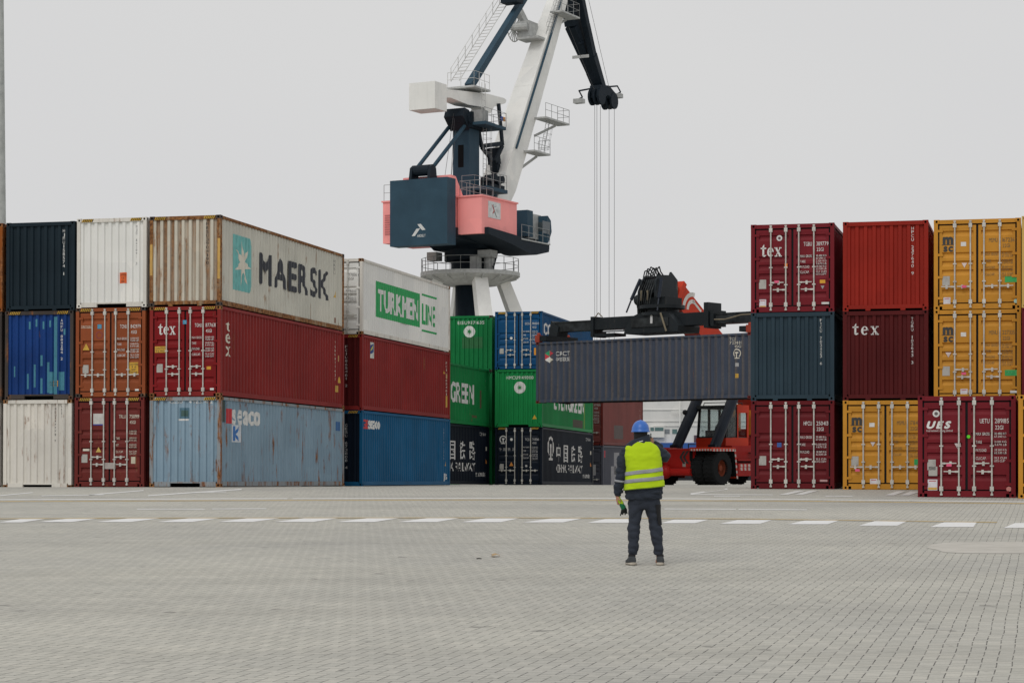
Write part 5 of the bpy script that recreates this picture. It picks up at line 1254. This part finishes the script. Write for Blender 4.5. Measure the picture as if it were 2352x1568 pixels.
for i in range(6):
    x0 = -.35+.12*i; pts = [(x0, hd.y-1.1, hd.z+.55)]+[(x0+.06*k*r_.uniform(-.3, 1), hd.y-1.15+.16*k, hd.z+.6+.48*math.sin(PI*(k+.4)/4.4)*r_.uniform(.6, 1)) for k in range(1, 4)]+[(x0+.1, hd.y-.45, hd.z+.62)]
    b.path(pts, .03, 6)
for i in range(7):
    x0 = -.5+.16*i; b.path([(x0*.8, hd.y-1.1, hd.z+.45), (x0*.8+.05, hd.y-1.5, hd.z-.1), (x0*.7-.06, hd.y-1.5, hd.z-.8), (x0*.6, hd.y-1.3, hd.z-1.4)], .026, 6)
b.build('hydraulic_hose', M_bk2, RS)
for s_ in (-1, 1):
    b = MB(); b.tube((s_*.60, hd.y-1.0, hd.z+.5), (s_*.78, hd.y-1.45, hd.z-.45), .08, 10); b.tube((s_*.78, hd.y-1.45, hd.z-.45), (s_*.88, hd.y-1.7, hd.z-1.05), .04, 8); b.build('damper_cylinder', M_cy, RS)
# rotator
rc = loc(ctr)+Vector((.40, 0, 0)); zc_ = loc(ctr+Vector((0, 0, HC))).z         # container top, local
rotz = zc_+1.42
b = MB(); b.lathe([(.9, rotz-.36), (1.0, rotz-.4), (1.0, rotz-.25), (.8, rotz-.22), (.8, rotz-.1), (1.08, rotz-.08), (1.08, rotz+.08), (.6, rotz+.12)], (rc.x, rc.y, 0), 24)
b.box(-.22, 1.0, rc.y-.55, rc.y+.75, rotz+.1, rotz+.45); b.sphere((-.5, rc.y-.6, rotz+.35), .22, .22, .26)
for s_ in (-.2, .7): b.box(s_-.12, s_+.12, rc.y-.4, rc.y+.5, rotz+.4, hd.z-.6)
smooth_by_angle(b.build('rotator', M_bk, RS), 30)
b = MB()
for x in (-.2, .15): b.path([(x, rc.y-.75, rotz+.3), (x+.02, rc.y-.8, rotz+.75), (x-.1, rc.y-.55, hd.z-.5)], .05, 6)
b.build('hydraulic_hose', mat('tan_dust', (.20, .17, .12), .8), RS)
# spreader: centre box, fixed beam, telescopic beams, end beams with twist locks
SPR = empty('spreader'); SPR.parent = RS
z0 = zc_
b = MB()
b.prism([(-1.55, z0+.22), (1.5, z0+.22), (1.55, z0+.5), (1.0, z0+1.06), (.6, z0+1.12), (-.75, z0+1.12), (-1.15, z0+.98), (-1.5, z0+.4)], lambda u, v, d: (u+.4, rc.y+d, v), -.85, .85)
b.build('spreader_frame', M_bk, SPR)
b = MB(); b.box(-3.35, 3.6, rc.y-.42, rc.y+.42, z0+.52, z0+1.08); b.box(-3.37, -3.2, rc.y-.5, rc.y+.5, z0+.18, z0+1.14); b.box(-3.2, -2.0, rc.y-.46, rc.y+.46, z0+.2, z0+.33); b.box(3.45, 3.62, rc.y-.5, rc.y+.5, z0+.42, z0+1.14); b.box(3.1, 3.35, rc.y-.52, rc.y+.52, z0+.35, z0+1.5)
b.build('main_beam', M_bk, SPR)
b = MB(); b.box(-.7, 1.4, rc.y-.90, rc.y-.862, z0+.5, z0+.9); b.box(.25, .8, rc.y-.885, rc.y-.87, z0+.62, z0+1.05); b.build('cover_plate', M_bk2, SPR)
b = MB(); V, Fc = text_poly('1', .40, z0+.66, .13, .36, .03); b.add([(u, rc.y-.905, v) for u, v in V], Fc); b.build('lettering', ink((.6, .6, .6)), SPR, fix=False)
b = MB(); b.tube((1.0, rc.y-.93, z0+1.1), (1.35, rc.y-.97, z0+.25), .045, 6); b.path([(3.7, rc.y-.55, z0+.7), (4.3, rc.y-.56, z0+.68), (5.1, rc.y-.5, z0+.85), (6.0, rc.y-.46, z0+.86)], .035, 6); b.path([(-3.1, rc.y-.5, z0+1.1), (-2.9, rc.y-.5, z0+1.3), (-2.7, rc.y-.45, z0+1.1)], .025, 5); b.build('hydraulic_hose', mat('tan_dust', (.20, .17, .12), .8), SPR)
b = MB(); b.tube((-2.6, rc.y-.5, z0+.42), (-1.4, rc.y-.5, z0+.42), .05, 8); b.build('telescope_rod', M_rod, SPR)
for s_ in (-1, 1):
    b = MB(); xe = s_*(L40/2-.35)
    b.box(*sorted((s_*3.2, xe)), rc.y-.32, rc.y+.32, z0+.52, z0+1.0); b.box(*sorted((s_*3.2, xe)), rc.y-.36, rc.y+.36, z0+.94, z0+.98)
    TBm = b.build('telescopic_beam', M_bk2, SPR)
    b = MB(); xa, xb = sorted((s_*(L40/2-.62), s_*(L40/2-.10)))
    b.box(xa, xb, rc.y-1.22, rc.y+1.22, z0+.06, z0+.30); b.prism([(xa, z0+.3), (xb, z0+.3), (xb-.1*s_, z0+.75), ((xa+xb)/2+.1*s_, z0+1.05)], lambda u, v, d: (u, rc.y+d, v), -.40, .40)
    EB = b.build('end_beam', M_bk, TBm)
    for t_ in (-1, 1):
        b = MB(); b.lathe([(.09, z0-.02), (.09, z0+.40), (.05, z0+.45)], (s_*(L40/2-.1), rc.y+t_*1.13, 0), 10); b.box(s_*(L40/2-.1)-.13, s_*(L40/2-.1)+.13, rc.y+t_*1.13-.13, rc.y+t_*1.13+.13, z0+.006, z0+.34)
        b.build('twist_lock', M_lk, TBm)
# ---------------------------------------------------------------- worker seen from behind
from mathutils import noise as NZ
pw = gpt(1482, 1297)
PER = empty('person', pw, (0, 0, 0), 'worker seen from behind in blue hard hat, lime vest and grey work clothes', 'person')
def limb(b, pts, n=14, sq=1.0):
    """tapered tube through (x, y, z, r) joints, rounded ends"""
    P = [Vector(p[:3]) for p in pts]; rings = []
    # denser path by Catmull-Rom
    D = []
    for i in range(len(P)-1):
        p0 = P[max(i-1, 0)]; p1 = P[i]; p2 = P[i+1]; p3 = P[min(i+2, len(P)-1)]
        for k in range(4):
            t = k/4; q = .5*((2*p1)+(-p0+p2)*t+(2*p0-5*p1+4*p2-p3)*t*t+(-p0+3*p1-3*p2+p3)*t**3)
            D.append((q, pts[i][3]+(pts[i+1][3]-pts[i][3])*t))
    D.append((P[-1], pts[-1][3]))
    a = None
    for i, (q, r) in enumerate(D):
        d = (D[min(i+1, len(D)-1)][0]-D[max(i-1, 0)][0]).normalized()
        a = d.orthogonal().normalized() if a is None else (a-d*a.dot(d)).normalized()
        c = d.cross(a)
        rings.append((q, d, a, c, r))
    R_ = []
    q, d, a, c, r = rings[0]
    for s_, k in ((-.85, .5), (-.5, .85)): R_.append([q+d*(r*s_)+(a*math.cos(2*PI*j/n)+c*math.sin(2*PI*j/n))*r*k for j in range(n)])
    for q, d, a, c, r in rings: R_.append([q+(a*math.cos(2*PI*j/n)+c*math.sin(2*PI*j/n))*r for j in range(n)])
    for s_, k in ((.5, .85), (.85, .5)): R_.append([q+d*(r*s_)+(a*math.cos(2*PI*j/n)+c*math.sin(2*PI*j/n))*r*k for j in range(n)])
    b.loft(R_)
def erings(b, rows, n=28, ex=2.3):
    """stack of upright super-elliptic rings (cx, cy, z, rx, ry)"""
    R_ = []
    for cx, cy, z, rx, ry in rows:
        ring = []
        for j in range(n):
            t = 2*PI*j/n; c, s_ = math.cos(t), math.sin(t)
            ring.append((cx+rx*math.copysign(abs(c)**(2/ex), c), cy+ry*math.copysign(abs(s_)**(2/ex), s_), z))
        R_.append(ring)
    b.loft(R_)
def solid(name, b, m, parent, voxel=.012, sm=6, folds=0, fs=(9, 9, 14), fac=.5, keep=None):
    me = b.mesh(name, m); o = bpy.data.objects.new(name, me); COL.objects.link(o)
    r = o.modifiers.new('r', 'REMESH'); r.mode = 'VOXEL'; r.voxel_size = voxel
    s_ = o.modifiers.new('s', 'SMOOTH'); s_.factor = fac; s_.iterations = sm
    dg = bpy.context.evaluated_depsgraph_get(); new = bpy.data.meshes.new_from_object(o.evaluated_get(dg))
    o.modifiers.clear(); o.data = new; bpy.data.meshes.remove(me)
    if not new.materials: new.materials.append(m)
    if folds:
        vs = [v.co+v.normal*(folds*(abs(NZ.noise(Vector((v.co.x*fs[0], v.co.y*fs[1], v.co.z*fs[2]))))*1.6-.35+.4*NZ.noise(Vector((v.co.x*fs[0]*2.3, v.co.y*fs[1]*2.3, v.co.z*fs[2]*2.3+5))))) for v in new.vertices]
        for v, c in zip(new.vertices, vs): v.co = c
    new.polygons.foreach_set('use_smooth', [True]*len(new.polygons)); new.update()
    o.name = name; o.parent = parent; return o
def cloth(name, c, var=.1, scale=60, rough=.85):
    key = ('c', name)
    if key in _mats: return _mats[key]
    t = NT(name); v = t.coord(rnd=False); f = t.noise(v, 6, 5, .6); g_ = t.noise(v, scale*5, 2)
    col = t.ramp(f, [(.3, tuple(x*(1-var) for x in c)), (.7, tuple(min(1, x*(1+var)) for x in c))])
    t.link(col, t.b.inputs['Base Color']); t.b.inputs['Roughness'].default_value = rough; t.b.inputs['Specular IOR Level'].default_value = .2
    t.b.inputs['Sheen Weight'].default_value = .04
    bp = t.new('ShaderNodeBump'); bp.inputs['Strength'].default_value = .25; bp.inputs['Distance'].default_value = .004
    t.link(t.noise(v, 28, 5, .6, 1.0), bp.inputs['Height']); t.link(bp.outputs[0], t.b.inputs['Normal'])
    _mats[key] = t.m; return t.m
M_skin = mat('skin', (.42, .22, .15), .55, var=.08, vs=20)
M_jack = cloth('grey_blue_jacket_cloth', rgb('#2b313b')); M_trou = cloth('dark_grey_trouser_cloth', rgb('#30353f')); M_vest = cloth('lime_hi_vis_cloth', (.44, .62, .012), .05)
M_refl = mat('grey_reflective_tape', (.30, .31, .33), .35, var=.05, vs=30); M_black = cloth('black_cloth', (.018, .018, .020)); M_hair = mat('black_hair', (.012, .011, .010), .6)
M_hel = mat('blue_helmet_plastic', rgb('#2f66b8'), .38, var=.03, spec=.5); M_shoe = cloth('dark_trainer_fabric', (.05, .055, .06), .25); M_sole = mat('tan_grey_sole', (.42, .38, .32), .8, var=.2, vs=30)
# body: one continuous surface from head to fingers
b = MB()
b.sphere((-.058, .02, 1.665), .077, .097, .118, 20, 14); b.sphere((-.058, .075, 1.61), .05, .05, .05)
limb(b, [(-.058, .112, 1.675, .010), (-.058, .128, 1.652, .014)], 8); b.sphere((-.136, .01, 1.655), .012, .022, .034, 8, 6); b.sphere((.020, .01, 1.655), .012, .022, .034, 8, 6)
limb(b, [(-.055, 0, 1.48, .062), (-.057, .008, 1.58, .058)])
erings(b, [(-.02, 0, .80, .15, .11), (-.02, 0, .95, .165, .115), (-.022, 0, 1.15, .15, .10), (-.035, 0, 1.34, .17, .105), (-.045, 0, 1.45, .15, .085), (-.05, 0, 1.50, .08, .065)])
limb(b, [(-.205, 0, 1.43, .055), (-.293, 0, 1.2, .045), (-.322, 0, 1.06, .04), (-.343, .02, .92, .03), (-.345, .03, .86, .027)])
limb(b, [(.125, 0, 1.43, .055), (.255, .05, 1.36, .045), (.20, .14, 1.44, .036), (.115, .17, 1.52, .028)])
for x0, x1 in ((-.11, -.152), (.075, .168)):
    limb(b, [(x0, 0, .80, .09), (x0*1.2 if x0 < 0 else .115, .01, .48, .055), (x1, 0, .22, .04), (x1, 0, .08, .030)]); limb(b, [(x1, 0, .05, .04), (x1, .15, .035, .03)])
# left hand hanging, fingers curled round the gloves
b.sphere((-.343, .035, .825), .022, .040, .045, 12, 8)
for k, (dy, ln) in enumerate(((.004, .9), (.022, 1.0), (.040, .95), (.058, .75))):
    y = .002+dy; limb(b, [(-.348, y, .80, .0095), (-.345, y, .80-.032*ln, .009), (-.325, y-.002, .80-.047*ln, .0085), (-.308, y-.004, .80-.036*ln, .008)], 8)
limb(b, [(-.338, -.002, .845, .012), (-.322, -.018, .815, .011), (-.308, -.012, .79, .009)], 8)
# right hand up at the cheek holding the radio
b.sphere((.098, .165, 1.548), .020, .036, .042, 12, 8)
for k in range(4):
    z = 1.575-.020*k; limb(b, [(.105, .145-.002*k, z, .0092), (.098, .108, z+.002, .009), (.075, .094, z, .0085), (.058, .104, z-.002, .008)], 8)
limb(b, [(.095, .185, 1.555, .011), (.070, .175, 1.585, .010), (.058, .150, 1.598, .009)], 8)
solid('body', b, M_skin, PER, .0055, 3)
# hair and neck warmer
b = MB(); erings(b, [(-.058, .0, 1.54, .082, .085), (-.058, .0, 1.60, .086, .095), (-.058, .0, 1.66, .086, .102), (-.058, .005, 1.70, .08, .098)], 24, 2.1); solid('neck_gaiter', b, M_black, PER, .008, 4)
# trousers
b = MB()
erings(b, [(-.150, 0, .125, .052, .058), (-.152, 0, .155, .058, .064), (-.152, .0, .19, .066, .074), (-.146, .0, .26, .062, .072), (-.143, 0, .36, .076, .086), (-.141, .005, .44, .079, .088), (-.134, .005, .52, .077, .086), (-.127, 0, .60, .081, .092), (-.118, 0, .68, .095, .105), (-.105, 0, .76, .112, .12), (-.09, 0, .84, .12, .13)], 20, 2.1)
erings(b, [(.165, 0, .125, .052, .058), (.166, 0, .155, .058, .064), (.167, 0, .19, .066, .074), (.158, 0, .26, .063, .073), (.140, 0, .36, .078, .087), (.132, .005, .44, .081, .089), (.122, .005, .52, .079, .087), (.110, 0, .60, .082, .093), (.094, 0, .68, .096, .106), (.078, 0, .76, .112, .12), (.06, 0, .84, .12, .13)], 20, 2.1)
erings(b, [(-.02, 0, .70, .13, .10), (-.02, 0, .78, .19, .13), (-.02, 0, .90, .20, .14)])
TR = solid('trousers', b, M_trou, PER, .010, 3, .017, (6, 6, 10))
b = MB(); rows = []
for z, cx, rx in ((.50, .125, .081), (.56, .117, .083), (.62, .106, .087), (.70, .089, .101), (.755, .079, .113)):
    rows.append([(cx+rx*1.045*math.cos(a), .0+(rx+.014)*1.03*math.sin(a), z) for a in [math.radians(-68+12*i) for i in range(8)]])
vs = [p for r in rows for p in r]
b.add(vs, [(k*8+i, k*8+i+1, (k+1)*8+i+1, (k+1)*8+i) for k in range(len(rows)-1) for i in range(7)]); b.build('thigh_pocket', M_black, PER, True)
# jacket: torso and sleeves
TOR = [(-.017, 0, .82, .226, .165), (-.015, 0, .93, .236, .172), (-.017, 0, 1.02, .228, .165), (-.018, 0, 1.12, .216, .158), (-.023, 0, 1.25, .208, .150), (-.038, 0, 1.36, .214, .145), (-.045, 0, 1.44, .204, .128), (-.047, 0, 1.485, .168, .108), (-.052, 0, 1.53, .105, .092), (-.056, 0, 1.56, .085, .08)]
b = MB(); erings(b, TOR)
limb(b, [(-.215, 0, 1.425, .080), (-.272, 0, 1.32, .074), (-.293, -.005, 1.2, .067), (-.315, 0, 1.06, .063), (-.335, .012, .95, .056), (-.343, .022, .895, .050)])
limb(b, [(.125, 0, 1.42, .080), (.205, .03, 1.375, .078), (.248, .07, 1.35, .072), (.225, .13, 1.40, .062), (.165, .165, 1.475, .052), (.135, .17, 1.51, .046)])
JK = solid('jacket', b, M_jack, PER, .010, 3, .020, (7, 7, 17))
b = MB()
R0 = []
for k, (dz, q) in enumerate(((-.055, 1.12), (-.01, 1.06), (.035, 1.0), (.04, .90), (-.01, .92), (-.055, .98))):
    R0.append([(-.062+.118*q*math.cos(2*PI*j/24)+(-.05 if math.cos(2*PI*j/24) < -.3 else 0)*(k < 2), -.004+.104*q*math.sin(2*PI*j/24), 1.553+dz+.16*.118*math.cos(2*PI*j/24)*2) for j in range(24)])
b.loft(R0, caps=False); b.build('collar', M_jack, PER, True)
b = MB(); b.add([(-.085, -.1175, 1.530), (-.035, -.1175, 1.542), (-.035, -.1165, 1.552), (-.085, -.1165, 1.540)], [(0, 1, 2, 3)]); b.build('collar_tab', ink((.65, .65, .63)), PER, fix=False)
# vest and its reflective bands, laid over the jacket
def tor_at(z):
    for A, B in zip(TOR, TOR[1:]):
        if z <= B[2]:
            t = (z-A[2])/(B[2]-A[2]); return [A[i]+(B[i]-A[i])*t for i in range(5)]
    return TOR[-1]
def tpt(a, z, off):
    cx, cy, _, rx, ry = tor_at(z); c, s_ = math.cos(a), math.sin(a); e = 2/2.5
    p = Vector((cx+(rx+off)*math.copysign(abs(c)**e, c), cy+(ry+off)*math.copysign(abs(s_)**e, s_), z))
    w_ = .010*(NZ.noise(Vector((p.x*7, p.y*7+3, z*11)))+.6*NZ.noise(Vector((p.x*16, p.y*9, z*30))))
    return p+Vector((c, s_, 0))*w_
zl_ = lambda x: .930+(x+.26)/.487*.056
def band(name, m, off, lo, hi, n=72, k=16):
    b = MB(); rows = []
    for i in range(k+1):
        row = []
        for j in range(n):
            a = 2*PI*j/n; x = tor_at(1.0)[0]+tor_at(1.0)[3]*math.cos(a); z = lo(x)+(hi(x)-lo(x))*i/k; row.append(tpt(a, z, off))
        rows.append(row)
    b.loft(rows, caps=False); o = b.build(name, m, PER, True, fix=False); sld = o.modifiers.new('s', 'SOLIDIFY'); sld.thickness = .004; sld.offset = 0
    return o
VE = band('safety_vest', M_vest, .020, zl_, lambda x: 1.535, k=44)
l1 = lambda x: 1.112+(x+.232)/.45*.062; l2 = lambda x: 1.014+(x+.24)/.46*.055
for l_ in (l1, l2): o = band('reflective_stripe', M_refl, .0245, l_, lambda x, l_=l_: l_(x)+.047, k=4); o.parent = VE
o = band('vest_hem', mat('vest_piping', (.10, .14, .03), .8), .0225, lambda x: zl_(x)-.006, lambda x: zl_(x)+.004, k=1); o.parent = VE
# sleeve reflective ring
b = MB(); ang = math.radians(8)
b.lathe([(.0665, -.013), (.0675, 0), (.0665, .013)], (-.3165, .0, 1.045), 24, (math.sin(ang)*.9, -.05, 1)); b.build('reflective_stripe', M_refl, JK, True)
# helmet
b = MB(); hc = Vector((-.058, .008, 1.664)); rings = []
for k in range(11):
    t = PI/2*k/10; q = max(math.cos(t), .03); rings.append([hc+Vector((.110*q*math.cos(2*PI*j/32), .138*q*math.sin(2*PI*j/32), .014+.128*math.sin(t)+(.006 if abs(math.cos(2*PI*j/32)) < .22 else 0)*math.sin(t))) for j in range(32)])
brim = [hc+Vector((.119*math.cos(2*PI*j/32), (.149+(.045 if math.sin(2*PI*j/32) > .2 else 0)*math.sin(2*PI*j/32))*math.sin(2*PI*j/32), -.006)) for j in range(32)]
inn_ = [hc+Vector((.104*math.cos(2*PI*j/32), .13*math.sin(2*PI*j/32), -.004)) for j in range(32)]
b.loft([inn_, brim, [p+Vector((0, 0, .008)) for p in brim]]+rings); HEL = smooth_by_angle(b.build('hard_hat', M_hel, PER), 50)
# shoes
for cx, rz in ((-.172, .16), (.186, -.10)):
    SHO = empty('shoe', (cx, 0, 0), (0, 0, rz)); SHO.parent = PER
    def ring_(y, w_, z0_, z1_, n=14):
        return [(w_*math.copysign(abs(math.cos(2*PI*j/n))**.7, math.cos(2*PI*j/n)), y, (z0_+z1_)/2+(z1_-z0_)/2*math.copysign(abs(math.sin(2*PI*j/n))**.7, math.sin(2*PI*j/n))) for j in range(n)]
    b = MB(); b.loft([ring_(-.098, .022, .04, .07), ring_(-.092, .040, .022, .105), ring_(-.05, .047, .02, .118), ring_(0, .048, .02, .112), ring_(.06, .050, .02, .085), ring_(.12, .052, .02, .065), ring_(.17, .042, .02, .05), ring_(.19, .02, .025, .04)])
    smooth_by_angle(b.build('shoe_upper', M_shoe, SHO), 70)
    b = MB(); b.loft([ring_(-.104, .03, .006, .036), ring_(-.094, .047, .001, .040), ring_(-.03, .050, .001, .036), ring_(.06, .053, .001, .030), ring_(.14, .053, .001, .028), ring_(.195, .03, .004, .03)])
    smooth_by_angle(b.build('shoe_sole', M_sole, SHO), 60)
    b = MB(); b.lathe([(.040, .095), (.046, .11), (.044, .135)], (0, -.02, 0), 16); b.build('shoe_collar', M_black, SHO, True)
# pair of work gloves dangling from the left hand
GLV = empty('work_gloves', (pw.x-.33, pw.y+.02, pw.z+.80), (0, 0, 0), 'green and black work gloves dangling from the left hand of the worker', 'gloves')
M_lime = cloth('lime_glove_cuff', (.38, .55, .02)); M_gg = cloth('green_glove_knit', (.01, .13, .055)); M_gb = cloth('black_glove_rubber', (.012, .016, .015), .2, rough=.5)
b = MB(); limb(b, [(.0, 0, .045, .020), (.012, 0, .0, .027), (.038, 0, -.035, .030)]); solid('glove_cuff', b, M_lime, GLV, .007, 2, .004, (30, 30, 30))
b = MB(); limb(b, [(.030, 0, -.035, .029), (.052, 0, -.075, .033), (.062, 0, -.10, .030)]); solid('glove_palm', b, M_gg, GLV, .007, 2, .004, (30, 30, 30))
b = MB(); limb(b, [(.058, 0, -.085, .028), (.066, 0, -.112, .030)])
for dx, ln in ((-.030, .082), (-.010, .07), (.010, .072), (.026, .058)): limb(b, [(.064+dx*.8, .004*(dx > 0), -.10, .009), (.068+dx*1.2, .0, -.10-ln*.6, .009), (.066+dx*1.45, .004, -.10-ln, .0085)], 8)
limb(b, [(.080, .0, -.085, .011), (.096, .0, -.11, .011), (.094, 0, -.135, .010)], 8)
solid('glove_fingers', b, M_gb, GLV, .0055, 2)
# hand-held radio at the cheek
RAD = empty('handheld_radio', (pw.x+.078, pw.y+.128, pw.z+1.545), (0, 0, 0), 'small black radio with stub antenna held up beside the cheek of the worker', 'radio')
b = MB(); b.box(-.016, .016, -.022, .022, -.055, .05); b.build('radio_body', M_gb, RAD)
b = MB(); b.tube((.0, -.008, .05), (.0, -.008, .098), .0075, 8, .006); b.build('antenna', M_gb, RAD)
